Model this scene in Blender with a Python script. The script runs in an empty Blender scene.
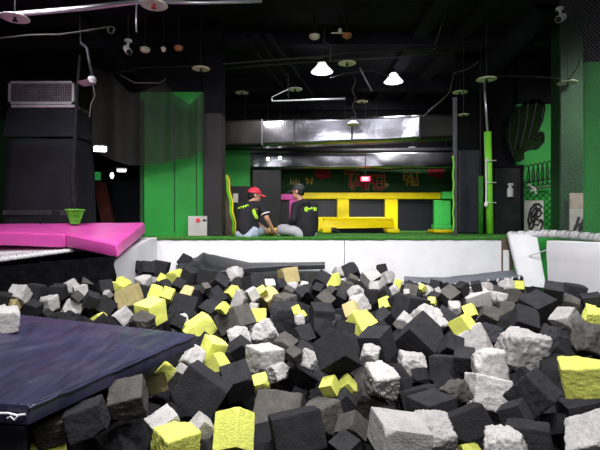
import bpy, bmesh, math, random
from mathutils import Vector, Matrix, Quaternion, noise
from mathutils.bvhtree import BVHTree
random.seed(11)
S = bpy.context.scene
COL = S.collection
F, HY, CZ = 460.0, 221.0, 0.24          # focal length in pixels, horizon row, eye height above the platform
def P(px, py, Y):                        # the point that stands at depth Y on the sight line of a pixel
    return Vector(((px-300)/F*Y, Y, CZ-(py-HY)/F*Y))
def R(d): return math.radians(d)

# foam blocks: colour, wear, size in view, place, turn, edges, label
BLOCKS = [
('d', 'r', 42, [-1.006, 1.873, -0.583], [0.512, -0.468, 0.255, 0.673], [0.123, 0.122, 0.127], 'scuffed faded charcoal foam block, bottom-edge row by the trampoline rim'),
('k', 'r', 42, [-0.853, 1.843, -0.553], [-0.494, -0.622, 0.491, 0.358], [0.133, 0.117, 0.136], 'scuffed black foam block, bottom-edge row under the pink pad corner'),
('k', 'c', 34, [-0.937, 2.002, -0.755], [-0.018, 0.44, -0.85, -0.289], [0.112, 0.103, 0.105], 'crisp black foam block, bottom-edge row under the pink pad corner'),
('k', 'r', 46, [-0.828, 2.141, -0.793], [-0.813, -0.104, -0.56, 0.12], [0.169, 0.168, 0.179], 'scuffed black foam block, bottom-edge row below the green panel'),
('y', 'r', 20, [-1.077, 1.845, -0.702], [-0.558, -0.067, 0.247, -0.789], [0.08, 0.071, 0.077], 'scuffed lime yellow foam block, bottom-edge row by the trampoline rim'),
('y', 'c', 16, [-1.005, 1.898, -0.701], [0.088, -0.589, -0.487, 0.639], [0.082, 0.079, 0.074], 'crisp lime yellow foam block, bottom-edge row by the trampoline rim'),
('k', 'c', 40, [-1.14, 1.83, -0.632], [0.007, -0.584, -0.778, -0.23], [0.107, 0.102, 0.091], 'crisp black foam block, bottom-edge row by the trampoline rim'),
('d', 'r', 48, [-0.765, 2.05, -0.552], [0.747, 0.227, 0.148, -0.607], [0.137, 0.148, 0.125], 'rounded charcoal foam block just under the navy mat long edge'),
('g', 'r', 36, [-0.559, 1.89, -0.606], [-0.918, -0.15, 0.156, -0.332], [0.108, 0.108, 0.107], 'scuffed light grey foam block, bottom-edge row below the green panel, left one of two'),
('y', 'r', 54, [-0.485, 1.792, -0.642], [0.242, 0.634, 0.299, -0.671], [0.151, 0.135, 0.147], 'wide lime yellow foam block at the bottom edge below a grey one'),
('k', 'c', 56, [-0.473, 2.208, -0.578], [-0.682, -0.566, 0.273, -0.373], [0.176, 0.222, 0.205], 'big black foam block standing on its corner beside the navy mat tip'),
('g', 'r', 32, [-0.735, 2.835, -0.723], [0.718, -0.539, -0.294, -0.328], [0.115, 0.106, 0.099], 'scuffed light grey foam block, second row back below the green panel'),
('t', 'r', 22, [-0.829, 2.631, -0.692], [0.388, -0.495, -0.516, -0.581], [0.1, 0.096, 0.106], 'scuffed tan foam block, second row back below the green panel'),
('y', 'r', 24, [-0.819, 2.814, -0.682], [0.125, -0.508, -0.756, 0.394], [0.086, 0.088, 0.091], 'scuffed lime yellow foam block, second row back below the green panel'),
('g', 't', 24, [-0.687, 2.955, -0.64], [0.073, 0.837, 0.35, 0.415], [0.133, 0.127, 0.12], 'torn light grey foam block, third row back below the green panel'),
('y', 'c', 38, [-0.864, 3.954, -0.703], [-0.625, -0.703, 0.031, -0.338], [0.245, 0.199, 0.224], 'tall lime yellow foam block touching the tip of the navy mat'),
('y', 'r', 26, [-0.588, 3.11, -0.625], [-0.248, 0.487, -0.324, -0.772], [0.14, 0.131, 0.119], 'scuffed lime yellow foam block, third row back below red cap person'),
('y', 'c', 24, [-0.537, 2.976, -0.692], [-0.113, -0.368, -0.546, 0.744], [0.114, 0.118, 0.104], 'crisp lime yellow foam block, second row back below red cap person'),
('d', 'c', 36, [-0.534, 3.795, -0.571], [-0.411, 0.272, -0.439, 0.751], [0.216, 0.175, 0.222], 'crisp faded charcoal foam block, mid pit below red cap person'),
('y', 'r', 25, [-0.381, 4.265, -0.634], [-0.026, -0.001, 0.087, 0.996], [0.136, 0.131, 0.126], 'scuffed lime yellow foam block, mid pit below red cap person, right one of two'),
('y', 'r', 16, [-0.622, 3.714, -0.463], [-0.37, -0.37, -0.055, 0.85], [0.081, 0.085, 0.069], 'scuffed lime yellow foam block, mid pit below red cap person, left one of two'),
('g', 't', 28, [-0.477, 3.618, -0.672], [0.874, -0.402, -0.221, -0.159], [0.142, 0.14, 0.136], 'torn light grey foam block, third row back below red cap person, left one of two'),
('g', 't', 30, [-0.307, 3.822, -0.691], [-0.433, -0.546, 0.653, 0.296], [0.197, 0.191, 0.208], 'torn light grey foam block, third row back below red cap person, right one of two'),
('k', 'r', 36, [-0.14, 4.258, -0.659], [-0.487, -0.493, 0.551, -0.465], [0.244, 0.25, 0.245], 'scuffed black foam block, mid pit below black cap person'),
('k', 'c', 30, [0.009, 3.719, -0.684], [0.43, -0.245, 0.042, 0.868], [0.152, 0.146, 0.13], 'crisp black foam block, third row back below black cap person'),
('k', 'c', 30, [-0.453, 3.492, -0.728], [0.494, 0.745, 0.414, -0.169], [0.127, 0.131, 0.118], 'crisp black foam block, third row back below red cap person'),
('k', 'c', 48, [-0.347, 2.531, -0.642], [-0.798, -0.243, -0.162, 0.527], [0.141, 0.152, 0.149], 'crisp black foam block, second row back below red cap person'),
('g', 'r', 42, [-0.231, 3.009, -0.665], [0.323, -0.031, 0.015, -0.946], [0.181, 0.187, 0.17], 'scuffed light grey foam block, third row back below red cap person'),
('g', 't', 28, [-0.132, 2.874, -0.706], [0.455, -0.228, 0.091, 0.856], [0.114, 0.114, 0.107], 'torn light grey foam block, second row back below black cap person'),
('d', 'r', 28, [-0.108, 3.189, -0.622], [0.428, 0.303, -0.403, -0.75], [0.129, 0.116, 0.127], 'scuffed faded charcoal foam block, third row back below black cap person, left one of two'),
('d', 'r', 22, [-0.036, 2.869, -0.597], [0.211, -0.905, -0.357, -0.092], [0.08, 0.085, 0.071], 'scuffed faded charcoal foam block, third row back below black cap person, right one of two'),
('k', 'c', 44, [0.033, 3.052, -0.75], [-0.496, -0.684, 0.516, -0.141], [0.228, 0.244, 0.225], 'crisp black foam block, second row back below black cap person'),
('g', 't', 28, [0.068, 2.828, -0.621], [-0.442, 0.291, -0.81, -0.251], [0.111, 0.117, 0.109], 'torn light grey foam block, third row back below black cap person'),
('k', 'c', 54, [0.201, 2.497, -0.485], [0.61, 0.519, 0.05, -0.597], [0.164, 0.163, 0.184], 'large tilted black foam block in mid pit, one corner pointing at the camera'),
('y', 'r', 36, [0.56, 4.147, -0.719], [0.365, -0.429, -0.804, -0.19], [0.233, 0.214, 0.208], 'scuffed lime yellow foam block, mid pit below yellow frame'),
('k', 'c', 46, [0.473, 2.815, -0.515], [-0.437, -0.155, 0.018, 0.886], [0.171, 0.16, 0.169], 'crisp black foam block, third row back below yellow frame, right one of two'),
('k', 'r', 30, [0.375, 4.3, -0.786], [0.321, -0.928, 0.068, 0.179], [0.208, 0.209, 0.187], 'scuffed black foam block, mid pit below yellow frame, left one of two'),
('k', 'c', 36, [0.203, 4.35, -0.678], [0.059, -0.05, 0.069, -0.995], [0.205, 0.221, 0.228], 'crisp black foam block, mid pit below black cap person'),
('t', 'c', 26, [0.472, 4.219, -0.575], [-0.752, -0.358, -0.391, -0.392], [0.126, 0.124, 0.12], 'crisp tan foam block, mid pit below yellow frame'),
('g', 't', 28, [0.614, 4.829, -0.626], [0.731, 0.305, 0.519, -0.322], [0.19, 0.194, 0.167], 'torn light grey foam block, mid pit below yellow frame'),
('y', 'c', 20, [0.864, 4.616, -0.597], [0.145, 0.304, 0.901, -0.274], [0.111, 0.114, 0.116], 'crisp lime yellow foam block, mid pit below yellow frame'),
('k', 'c', 44, [1.014, 4.23, -0.567], [-0.212, 0.106, -0.021, 0.971], [0.237, 0.222, 0.232], 'crisp black foam block, mid pit below green end pad, left one of two'),
('k', 'r', 26, [0.775, 4.19, -0.643], [-0.876, -0.084, -0.401, -0.254], [0.149, 0.139, 0.128], 'scuffed black foam block, mid pit below yellow frame, right one of two'),
('g', 't', 28, [0.407, 2.677, -0.54], [0.323, -0.592, -0.086, 0.733], [0.102, 0.092, 0.102], 'torn light grey foam block, third row back below yellow frame'),
('g', 't', 42, [0.45, 2.549, -0.645], [0.337, 0.502, 0.445, 0.661], [0.17, 0.162, 0.146], 'torn light grey foam block, second row back below yellow frame'),
('g', 'r', 24, [0.838, 3.735, -0.577], [0.598, -0.586, -0.07, -0.542], [0.114, 0.104, 0.105], 'scuffed light grey foam block, mid pit below green end pad'),
('g', 't', 38, [1.038, 3.783, -0.598], [-0.845, -0.174, -0.34, 0.374], [0.244, 0.229, 0.24], 'torn light grey foam block, mid pit below green end pad, left one of two'),
('k', 'c', 44, [0.886, 3.419, -0.637], [0.556, 0.635, -0.536, 0.029], [0.247, 0.244, 0.247], 'crisp black foam block, third row back below green end pad, left one of two'),
('y', 'c', 28, [1.184, 3.361, -0.516], [-0.376, 0.144, -0.454, 0.795], [0.126, 0.117, 0.126], 'crisp lime yellow foam block, mid pit below green pole, left one of two'),
('k', 'c', 30, [1.2, 3.857, -0.6], [0.828, 0.319, 0.074, 0.455], [0.17, 0.172, 0.172], 'crisp black foam block, mid pit below green end pad, right one of two'),
('g', 't', 34, [0.771, 3.175, -0.765], [0.016, 0.066, 0.004, 0.998], [0.177, 0.174, 0.18], 'torn light grey foam block, second row back below green end pad'),
('k', 'c', 44, [0.999, 3.092, -0.759], [-0.632, -0.316, 0.569, -0.42], [0.183, 0.216, 0.204], 'crisp black foam block, second row back below green end pad, fifth from left'),
('k', 'c', 28, [1.06, 3.229, -0.639], [0.37, 0.716, -0.584, 0.095], [0.133, 0.126, 0.123], 'crisp black foam block, third row back below green end pad, right one of two'),
('k', 'r', 30, [1.033, 2.888, -0.634], [-0.33, -0.652, -0.469, 0.497], [0.121, 0.123, 0.125], 'scuffed black foam block, third row back below green pole'),
('g', 'r', 40, [1.259, 3.343, -0.647], [0.108, 0.498, 0.121, 0.852], [0.209, 0.212, 0.205], 'scuffed light grey foam block, third row back below green pole'),
('k', 't', 42, [1.469, 3.551, -0.654], [-0.685, -0.452, -0.542, -0.18], [0.19, 0.17, 0.19], 'torn black foam block, third row back below green pole'),
('g', 't', 52, [1.561, 3.235, -0.67], [0.705, -0.029, 0.06, -0.706], [0.288, 0.29, 0.274], 'large torn pale grey foam block with flaking layers, above the biggest black block'),
('g', 't', 40, [1.1, 2.677, -0.61], [0.385, -0.558, -0.498, -0.541], [0.199, 0.185, 0.196], 'torn light grey foam block, second row back below green pole'),
('g', 'r', 44, [0.998, 2.455, -0.678], [-0.016, -0.105, -0.148, -0.983], [0.188, 0.188, 0.171], 'scuffed light grey foam block, second row back below green pole'),
('k', 'r', 60, [1.09, 2.152, -0.572], [-0.709, -0.483, 0.512, -0.045], [0.166, 0.156, 0.167], 'largest black foam block at right, beside the big lime yellow block'),
('y', 'r', 52, [1.359, 2.214, -0.51], [-0.499, -0.353, 0.675, -0.414], [0.153, 0.179, 0.162], 'big squared lime yellow foam block at the right edge, above a grey one'),
('k', 't', 46, [1.896, 3.478, -0.7], [-0.933, 0.187, -0.3, 0.066], [0.256, 0.267, 0.248], 'torn black foam block, third row back below big white pad'),
('d', 't', 38, [2.066, 3.26, -0.61], [0.181, -0.109, -0.794, -0.57], [0.212, 0.224, 0.201], 'torn faded charcoal foam block, third row back below big white pad'),
('y', 't', 30, [2.335, 3.662, -0.529], [-0.756, 0.01, 0.619, 0.212], [0.154, 0.151, 0.137], 'torn lime yellow foam block, mid pit below big white pad'),
('g', 'r', 34, [2.011, 3.473, -0.516], [-0.415, -0.141, 0.888, -0.139], [0.162, 0.152, 0.153], 'scuffed light grey foam block, mid pit below big white pad'),
('k', 'c', 34, [1.737, 3.573, -0.545], [-0.167, 0.719, -0.357, 0.573], [0.175, 0.178, 0.17], 'crisp black foam block, mid pit below leaning white pad, left one of two'),
('d', 'r', 28, [2.257, 3.844, -0.467], [-0.713, 0.046, 0.628, 0.307], [0.138, 0.142, 0.129], 'scuffed faded charcoal foam block, mid pit below big white pad'),
('k', 'c', 44, [1.955, 3.783, -0.479], [-0.173, -0.142, -0.177, 0.958], [0.208, 0.206, 0.193], 'squared black foam block with flat top in front of the leaning white pad'),
('k', 'c', 24.18, [2.109, 3.834, -0.356], [0.207, 0.738, 0.468, -0.44], [0.15, 0.14, 0.13], 'crisp black foam block, rear pit below big white pad, left one of two'),
('k', 'c', 24, [2.361, 3.964, -0.385], [-0.743, 0.653, -0.145, 0.023], [0.151, 0.153, 0.137], 'crisp black foam block, rear pit below big white pad, right one of two'),
('k', 'r', 24, [2.406, 3.782, -0.437], [-0.41, -0.694, -0.347, 0.479], [0.149, 0.14, 0.15], 'scuffed black foam block, mid pit below big white pad'),
('d', 'c', 26, [2.06, 4.594, -0.641], [0.619, 0.384, -0.461, 0.507], [0.144, 0.145, 0.136], 'crisp faded charcoal foam block, mid pit below green pole'),
('d', 'c', 26, [2.367, 5.055, -0.595], [0.813, 0.547, 0.159, 0.119], [0.162, 0.148, 0.167], 'crisp faded charcoal foam block, rear pit below leaning white pad'),
('y', 'r', 11.16, [2.41, 5.048, -0.468], [-0.285, -0.679, 0.085, -0.671], [0.095, 0.097, 0.099], 'scuffed lime yellow foam block, rear pit below leaning white pad'),
('g', 't', 16.740000000000002, [2.355, 5.211, -0.503], [0.932, -0.273, 0.104, 0.215], [0.158, 0.159, 0.136], 'torn light grey foam block, rear pit below leaning white pad'),
('g', 't', 18, [2.08, 4.741, -0.555], [0.628, -0.552, -0.355, 0.419], [0.12, 0.116, 0.107], 'torn light grey foam block, rear pit below green pole, right one of two'),
('k', 'r', 54, [0.882, 1.771, -0.601], [0.649, 0.312, -0.564, 0.404], [0.115, 0.153, 0.137], 'scuffed black foam block, bottom-edge row below leaning white pad'),
('g', 't', 52, [0.753, 1.674, -0.603], [-0.115, -0.862, -0.493, -0.015], [0.149, 0.137, 0.154], 'torn light grey foam block, bottom-edge row below leaning white pad'),
('g', 'r', 54, [1.254, 1.949, -0.697], [0.817, -0.121, -0.375, 0.422], [0.167, 0.175, 0.166], 'scuffed light grey foam block, bottom-edge row below big white pad'),
('k', 'c', 40, [1.315, 2.172, -0.666], [0.054, 0.729, 0.678, 0.082], [0.14, 0.146, 0.135], 'crisp black foam block, second row back below big white pad'),
('k', 'c', 26, [1.181, 2.129, -0.704], [0.173, -0.685, 0.534, 0.465], [0.091, 0.084, 0.087], 'crisp black foam block, bottom-edge row below big white pad'),
('k', 'c', 52, [0.771, 2.122, -0.692], [-0.487, -0.291, 0.502, -0.653], [0.123, 0.186, 0.166], 'crisp black foam block, bottom-edge row below green pole'),
('k', 'c', 50, [0.659, 2.299, -0.699], [0.227, 0.055, -0.025, -0.972], [0.176, 0.169, 0.119], 'crisp black foam block, second row back below green end pad, fourth from left'),
('k', 'c', 44, [0.65, 2.529, -0.742], [-0.021, 0.115, -0.135, -0.984], [0.198, 0.169, 0.122], 'crisp black foam block, second row back below green end pad, second from left'),
('d', 't', 32, [0.797, 2.347, -0.638], [0.735, 0.407, 0.464, -0.281], [0.109, 0.109, 0.11], 'torn faded charcoal foam block, second row back below green end pad'),
('y', 'c', 26, [0.75, 2.046, -0.794], [-0.078, -0.762, 0.591, -0.251], [0.091, 0.085, 0.087], 'crisp lime yellow foam block, bottom-edge row below green pole'),
('g', 'c', 66, [0.416, 1.933, -0.663], [-0.094, 0.099, -0.034, 0.99], [0.206, 0.195, 0.137], 'clean pale grey foam block with flat top at bottom edge, biggest of the grey'),
('g', 't', 50, [0.593, 2.074, -0.738], [-0.179, 0.637, -0.116, 0.741], [0.177, 0.187, 0.186], 'torn light grey foam block, bottom-edge row below green end pad'),
('d', 'r', 50, [0.411, 2.718, -0.824], [0.502, 0.694, -0.45, 0.254], [0.241, 0.243, 0.24], 'scuffed faded charcoal foam block, second row back below yellow frame'),
('d', 'c', 32, [0.246, 2.172, -0.737], [0.426, -0.007, -0.86, -0.281], [0.112, 0.101, 0.102], 'crisp faded charcoal foam block, bottom-edge row below yellow frame'),
('k', 'c', 34, [0.206, 2.058, -0.781], [-0.023, -0.429, -0.877, -0.215], [0.11, 0.103, 0.102], 'crisp black foam block, bottom-edge row below yellow frame'),
('k', 'c', 66, [-0.015, 1.922, -0.635], [-0.473, -0.424, 0.417, -0.65], [0.149, 0.204, 0.182], 'smooth black foam block at bottom centre with a broad flat front face'),
('d', 'r', 66, [-0.136, 2.484, -0.85], [0.031, 0.066, -0.23, 0.97], [0.252, 0.241, 0.237], 'large faded charcoal foam block behind the smooth black one at bottom centre'),
('d', 'r', 44, [0.116, 2.303, -0.746], [-0.258, -0.739, -0.202, 0.588], [0.158, 0.166, 0.139], 'scuffed faded charcoal foam block, bottom-edge row below yellow frame'),
('y', 'c', 50, [-0.271, 1.89, -0.625], [-0.434, -0.55, -0.014, -0.714], [0.154, 0.109, 0.131], 'upright lime yellow foam block left of the large charcoal one at bottom centre'),
('y', 'r', 22, [-0.22, 2.578, -0.668], [-0.761, -0.23, -0.134, 0.591], [0.08, 0.084, 0.079], 'scuffed lime yellow foam block, second row back below red cap person'),
('y', 'c', 40, [-0.252, 2.483, -1.046], [0.449, 0.03, 0.22, -0.866], [0.147, 0.15, 0.144], 'crisp lime yellow foam block, bottom-edge row below red cap person, right one of two'),
('g', 'r', 24, [-0.408, 1.908, -0.616], [-0.101, 0.365, -0.473, -0.796], [0.075, 0.078, 0.076], 'scuffed light grey foam block, bottom-edge row below the green panel, right one of two'),
('k', 'r', 28, [-0.378, 1.874, -0.706], [0.792, 0.519, -0.314, 0.065], [0.09, 0.084, 0.095], 'scuffed black foam block, bottom-edge row below red cap person'),
('y', 'c', 24, [0.156, 2.394, -0.621], [0.14, 0.55, -0.609, -0.554], [0.077, 0.075, 0.078], 'crisp lime yellow foam block, second row back below yellow frame'),
('y', 'r', 20, [0.247, 2.444, -0.642], [0.536, 0.781, -0.283, 0.152], [0.084, 0.087, 0.086], 'scuffed lime yellow foam block, second row back below yellow frame'),
('k', 'c', 32, [0.23, 2.353, -0.68], [-0.657, -0.309, 0.201, 0.658], [0.088, 0.078, 0.078], 'crisp black foam block, second row back below yellow frame'),
('k', 'c', 30, [0.58, 2.611, -0.7], [0.168, -0.396, -0.553, 0.714], [0.088, 0.084, 0.076], 'crisp black foam block, second row back below green end pad, first from left'),
('k', 'c', 34, [0.896, 1.916, -0.568], [-0.394, 0.2, -0.462, 0.769], [0.097, 0.091, 0.1], 'crisp black foam block, bottom-edge row below leaning white pad'),
('k', 'c', 24, [0.79, 3.021, -0.767], [-0.097, -0.23, -0.95, 0.189], [0.088, 0.078, 0.079], 'crisp black foam block, second row back below green end pad, third from left'),
('k', 'c', 24, [-2.569, 4.436, -0.609], [0.8, 0.046, -0.587, -0.115], [0.131, 0.122, 0.128], 'crisp black foam block, mid pit by the trampoline rim, left of three'),
('k', 'c', 18, [-2.452, 4.45, -0.676], [0.215, -0.902, 0.024, 0.373], [0.097, 0.086, 0.098], 'crisp black foam block, mid pit by the trampoline rim, middle of three'),
('g', 't', 24, [-2.497, 4.562, -0.583], [0.424, 0.617, 0.467, -0.471], [0.153, 0.162, 0.154], 'torn light grey foam block, mid pit by the trampoline rim, left one of two'),
('g', 't', 28, [-2.348, 4.733, -0.682], [-0.168, 0.557, -0.556, -0.594], [0.186, 0.187, 0.19], 'torn light grey foam block, mid pit by the trampoline rim, right one of two'),
('k', 'c', 22, [-2.281, 4.559, -0.724], [0.015, 0.879, 0.138, 0.457], [0.121, 0.116, 0.114], 'crisp black foam block, mid pit by the trampoline rim, right of three'),
('y', 'c', 24, [-2.017, 4.633, -0.766], [-0.292, 0.402, 0.569, 0.656], [0.134, 0.125, 0.126], 'crisp lime yellow foam block, mid pit under the pink pad corner'),
('k', 'c', 32, [-2.058, 4.806, -0.65], [-0.331, 0.283, 0.2, 0.877], [0.183, 0.188, 0.17], 'crisp black foam block, mid pit under the pink pad corner'),
('g', 'r', 20, [-1.334, 3.472, -0.477], [-0.304, -0.314, -0.066, 0.897], [0.113, 0.117, 0.107], 'scuffed light grey foam block, mid pit below the green panel, left one of two'),
('y', 'c', 38, [-1.174, 3.618, -0.478], [-0.867, -0.082, 0.077, -0.486], [0.181, 0.173, 0.177], 'crisp lime yellow foam block, mid pit below the green panel'),
('d', 't', 32, [-1.18, 3.441, -0.533], [-0.249, 0.097, 0.813, -0.517], [0.154, 0.145, 0.135], 'torn faded charcoal foam block, mid pit below the green panel'),
('k', 'c', 40, [-1.144, 4.618, -0.631], [-0.967, 0.227, -0.108, 0.029], [0.252, 0.25, 0.215], 'crisp black foam block, mid pit below the green panel'),
('k', 'r', 24, [-1.042, 3.889, -0.612], [0.364, -0.812, 0.318, -0.327], [0.119, 0.108, 0.103], 'scuffed black foam block, mid pit below the green panel'),
('g', 'r', 28, [-1.054, 4.049, -0.662], [0.631, 0.724, 0.2, 0.194], [0.126, 0.134, 0.114], 'scuffed light grey foam block, mid pit below the green panel, right one of two'),
('k', 'c', 20.46, [-2.735, 4.775, -0.497], [-0.069, -0.055, 0.675, -0.732], [0.151, 0.157, 0.154], 'crisp black foam block, rear pit by the trampoline rim, right one of two'),
('k', 'r', 24, [-2.474, 4.715, -0.485], [0.74, 0.086, -0.667, -0.007], [0.145, 0.149, 0.141], 'scuffed black foam block, rear pit by the trampoline rim'),
('g', 'r', 28, [-2.805, 4.594, -0.498], [0.036, -0.035, -0.924, 0.38], [0.165, 0.146, 0.148], 'scuffed light grey foam block, rear pit by the trampoline rim'),
('g', 't', 18.6, [-2.441, 4.893, -0.467], [0.955, 0.033, -0.238, 0.177], [0.163, 0.144, 0.147], 'torn light grey foam block, rear pit by the trampoline rim'),
('g', 'r', 22.32, [-2.291, 4.809, -0.5], [-0.144, -0.237, 0.661, 0.697], [0.133, 0.134, 0.13], 'scuffed light grey foam block, rear pit under the pink pad corner, left one of two'),
('d', 'c', 16.740000000000002, [-2.369, 5.14, -0.442], [0.872, 0.389, 0.223, 0.195], [0.141, 0.128, 0.147], 'crisp faded charcoal foam block, farthest row under the pink pad corner'),
('k', 'c', 16.740000000000002, [-2.947, 6.648, -0.473], [-0.383, 0.386, -0.217, 0.811], [0.177, 0.17, 0.168], 'crisp black foam block, farthest row under the pink pad corner, left one of two'),
('k', 'c', 24, [-2.124, 4.671, -0.561], [-0.844, -0.244, 0.467, -0.101], [0.136, 0.135, 0.116], 'crisp black foam block, rear pit under the pink pad corner, left one of two'),
('t', 'c', 24, [-2.829, 4.509, -0.606], [0.642, -0.227, 0.678, -0.278], [0.131, 0.118, 0.116], 'crisp tan foam block, mid pit by the trampoline rim'),
('k', 'c', 18, [-2.823, 4.371, -0.51], [0.168, -0.827, -0.121, -0.523], [0.13, 0.136, 0.111], 'crisp black foam block, rear pit by the trampoline rim, left one of two'),
('d', 'c', 16, [-2.264, 4.676, -0.528], [-0.093, 0.436, 0.8, -0.401], [0.09, 0.095, 0.085], 'crisp faded charcoal foam block, rear pit by the trampoline rim'),
('g', 'r', 16, [-2.26, 3.483, -0.444], [-0.914, -0.121, 0.118, -0.368], [0.076, 0.076, 0.07], 'scuffed light grey foam block, mid pit by the trampoline rim, right one of two'),
('k', 'c', 20.46, [-2.13, 6.12, -0.383], [-0.817, -0.459, -0.249, -0.246], [0.139, 0.13, 0.146], 'crisp black foam block, farthest row below the green panel, third from left'),
('k', 'c', 18.6, [-2.496, 6.45, -0.461], [-0.155, -0.378, 0.54, -0.736], [0.196, 0.205, 0.18], 'crisp black foam block, farthest row below the green panel, first from left'),
('k', 'c', 22.32, [-2.016, 6.031, -0.391], [-0.182, -0.88, 0.391, -0.196], [0.162, 0.164, 0.161], 'crisp black foam block, farthest row below the green panel, second from left'),
('k', 'c', 20.46, [-1.924, 6.323, -0.42], [0.551, 0.531, -0.421, 0.487], [0.209, 0.215, 0.205], 'crisp black foam block, farthest row below the green panel, fourth from left'),
('y', 'r', 28, [-2.031, 5.214, -0.524], [0.748, 0.197, 0.026, 0.633], [0.19, 0.176, 0.186], 'scuffed lime yellow foam block, farthest row below the green panel, left one of two'),
('k', 'c', 16.740000000000002, [-2.781, 6.591, -0.543], [-0.623, -0.483, 0.583, -0.198], [0.133, 0.13, 0.136], 'crisp black foam block, farthest row under the pink pad corner, right one of two'),
('g', 't', 16.740000000000002, [-1.814, 5.322, -0.459], [-0.314, -0.424, 0.478, 0.703], [0.15, 0.136, 0.146], 'torn light grey foam block, farthest row below the green panel'),
('k', 'c', 22.32, [-1.761, 5.181, -0.561], [0.686, -0.703, -0.006, 0.189], [0.138, 0.143, 0.123], 'crisp black foam block, rear pit below the green panel, first from left'),
('t', 'c', 32, [-1.852, 4.983, -0.578], [0.698, 0.696, -0.094, 0.141], [0.239, 0.206, 0.229], 'mustard tan foam block with a flat front face, beside lime yellow blocks'),
('k', 'c', 18.6, [-2.106, 4.973, -0.484], [0.796, 0.477, 0.185, 0.322], [0.14, 0.143, 0.137], 'crisp black foam block, rear pit under the pink pad corner, right one of two'),
('g', 'r', 12, [-2.031, 4.862, -0.531], [0.262, -0.284, 0.881, 0.272], [0.075, 0.077, 0.071], 'scuffed light grey foam block, rear pit under the pink pad corner, right one of two'),
('y', 'c', 13.020000000000001, [-1.58, 5.267, -0.425], [-0.619, -0.559, 0.221, -0.506], [0.101, 0.097, 0.091], 'crisp lime yellow foam block, farthest row below the green panel'),
('y', 'r', 16.740000000000002, [-1.397, 5.216, -0.392], [0.155, -0.536, 0.829, -0.033], [0.144, 0.142, 0.144], 'scuffed lime yellow foam block, farthest row below the green panel, right one of two'),
('k', 'c', 20.46, [-1.511, 5.125, -0.485], [0.252, 0.468, -0.726, -0.436], [0.127, 0.13, 0.113], 'crisp black foam block, rear pit below the green panel, second from left'),
('k', 'c', 22.32, [-1.275, 4.885, -0.453], [0.361, -0.913, 0.165, 0.098], [0.128, 0.118, 0.135], 'crisp black foam block, rear pit below the green panel, third from left'),
('y', 'r', 22, [-1.567, 4.964, -0.53], [-0.131, -0.774, 0.608, 0.119], [0.14, 0.124, 0.147], 'scuffed lime yellow foam block, rear pit below the green panel, left one of two'),
('y', 'r', 22, [-1.304, 4.549, -0.504], [0.168, 0.635, 0.66, -0.364], [0.127, 0.114, 0.128], 'scuffed lime yellow foam block, rear pit below the green panel, right one of two'),
('t', 'c', 22.32, [-1.168, 4.828, -0.522], [-0.759, 0.279, 0.575, -0.121], [0.129, 0.131, 0.131], 'crisp tan foam block, rear pit below the green panel, right one of two'),
('k', 'c', 14.88, [-1.698, 6.85, -0.371], [0.148, 0.221, 0.221, 0.938], [0.167, 0.171, 0.173], 'crisp black foam block, farthest row below the green panel, fifth from left'),
('k', 'c', 22.32, [-1.218, 5.143, -0.372], [-0.924, -0.046, -0.188, 0.33], [0.167, 0.152, 0.143], 'crisp black foam block, farthest row below the green panel, sixth from left'),
('k', 'c', 16.740000000000002, [-1.039, 4.715, -0.495], [0.397, 0.416, 0.695, -0.431], [0.111, 0.105, 0.118], 'crisp black foam block, rear pit below the green panel, fourth from left'),
('k', 'c', 22.32, [-1.005, 5.078, -0.378], [-0.894, 0.002, -0.066, -0.444], [0.183, 0.186, 0.166], 'crisp black foam block, farthest row below red cap person, first from left'),
('g', 't', 16.740000000000002, [-0.762, 5.474, -0.403], [0.309, 0.483, 0.025, 0.819], [0.174, 0.182, 0.149], 'torn light grey foam block, farthest row below red cap person'),
('k', 'c', 24.18, [-0.848, 4.866, -0.413], [-0.854, -0.204, 0.404, 0.258], [0.141, 0.133, 0.147], 'crisp black foam block, farthest row below red cap person, second from left'),
('k', 'c', 16.740000000000002, [-0.695, 4.997, -0.444], [0.802, 0.513, 0.286, -0.111], [0.101, 0.096, 0.099], 'crisp black foam block, farthest row below red cap person, third from left'),
('k', 'c', 32, [-0.468, 4.607, -0.377], [-0.382, -0.092, 0.07, 0.917], [0.163, 0.163, 0.157], 'crisp black foam block, farthest row below red cap person, fourth from left'),
('g', 'r', 16.740000000000002, [-0.317, 4.788, -0.427], [0.548, 0.243, -0.182, 0.779], [0.103, 0.104, 0.094], 'scuffed light grey foam block, rear pit below red cap person, right one of two'),
('t', 'c', 22.32, [-0.135, 5.33, -0.395], [0.97, -0.082, -0.056, 0.222], [0.192, 0.193, 0.176], 'crisp tan foam block, farthest row below black cap person'),
('k', 'c', 16.740000000000002, [-0.218, 4.878, -0.449], [-0.002, 0.501, 0.501, -0.706], [0.119, 0.117, 0.115], 'crisp black foam block, rear pit below black cap person, first from left'),
('g', 't', 16.740000000000002, [-0.072, 5.208, -0.515], [0.597, 0.334, -0.546, 0.483], [0.123, 0.121, 0.118], 'torn light grey foam block, rear pit below black cap person'),
('y', 'c', 22, [-0.706, 4.849, -0.519], [0.003, -0.423, 0.561, 0.712], [0.128, 0.114, 0.122], 'crisp lime yellow foam block, rear pit below red cap person, left one of two'),
('g', 'r', 20, [-0.456, 4.427, -0.464], [-0.502, -0.164, 0.839, -0.127], [0.113, 0.106, 0.098], 'scuffed light grey foam block, rear pit below red cap person, left one of two'),
('y', 'c', 12, [-0.372, 4.5, -0.45], [-0.871, -0.388, 0.217, -0.211], [0.085, 0.077, 0.086], 'crisp lime yellow foam block, rear pit below red cap person, right one of two'),
('k', 'c', 30, [-0.88, 4.759, -0.568], [0.436, -0.805, -0.403, -0.012], [0.172, 0.176, 0.179], 'crisp black foam block, rear pit below red cap person'),
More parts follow.
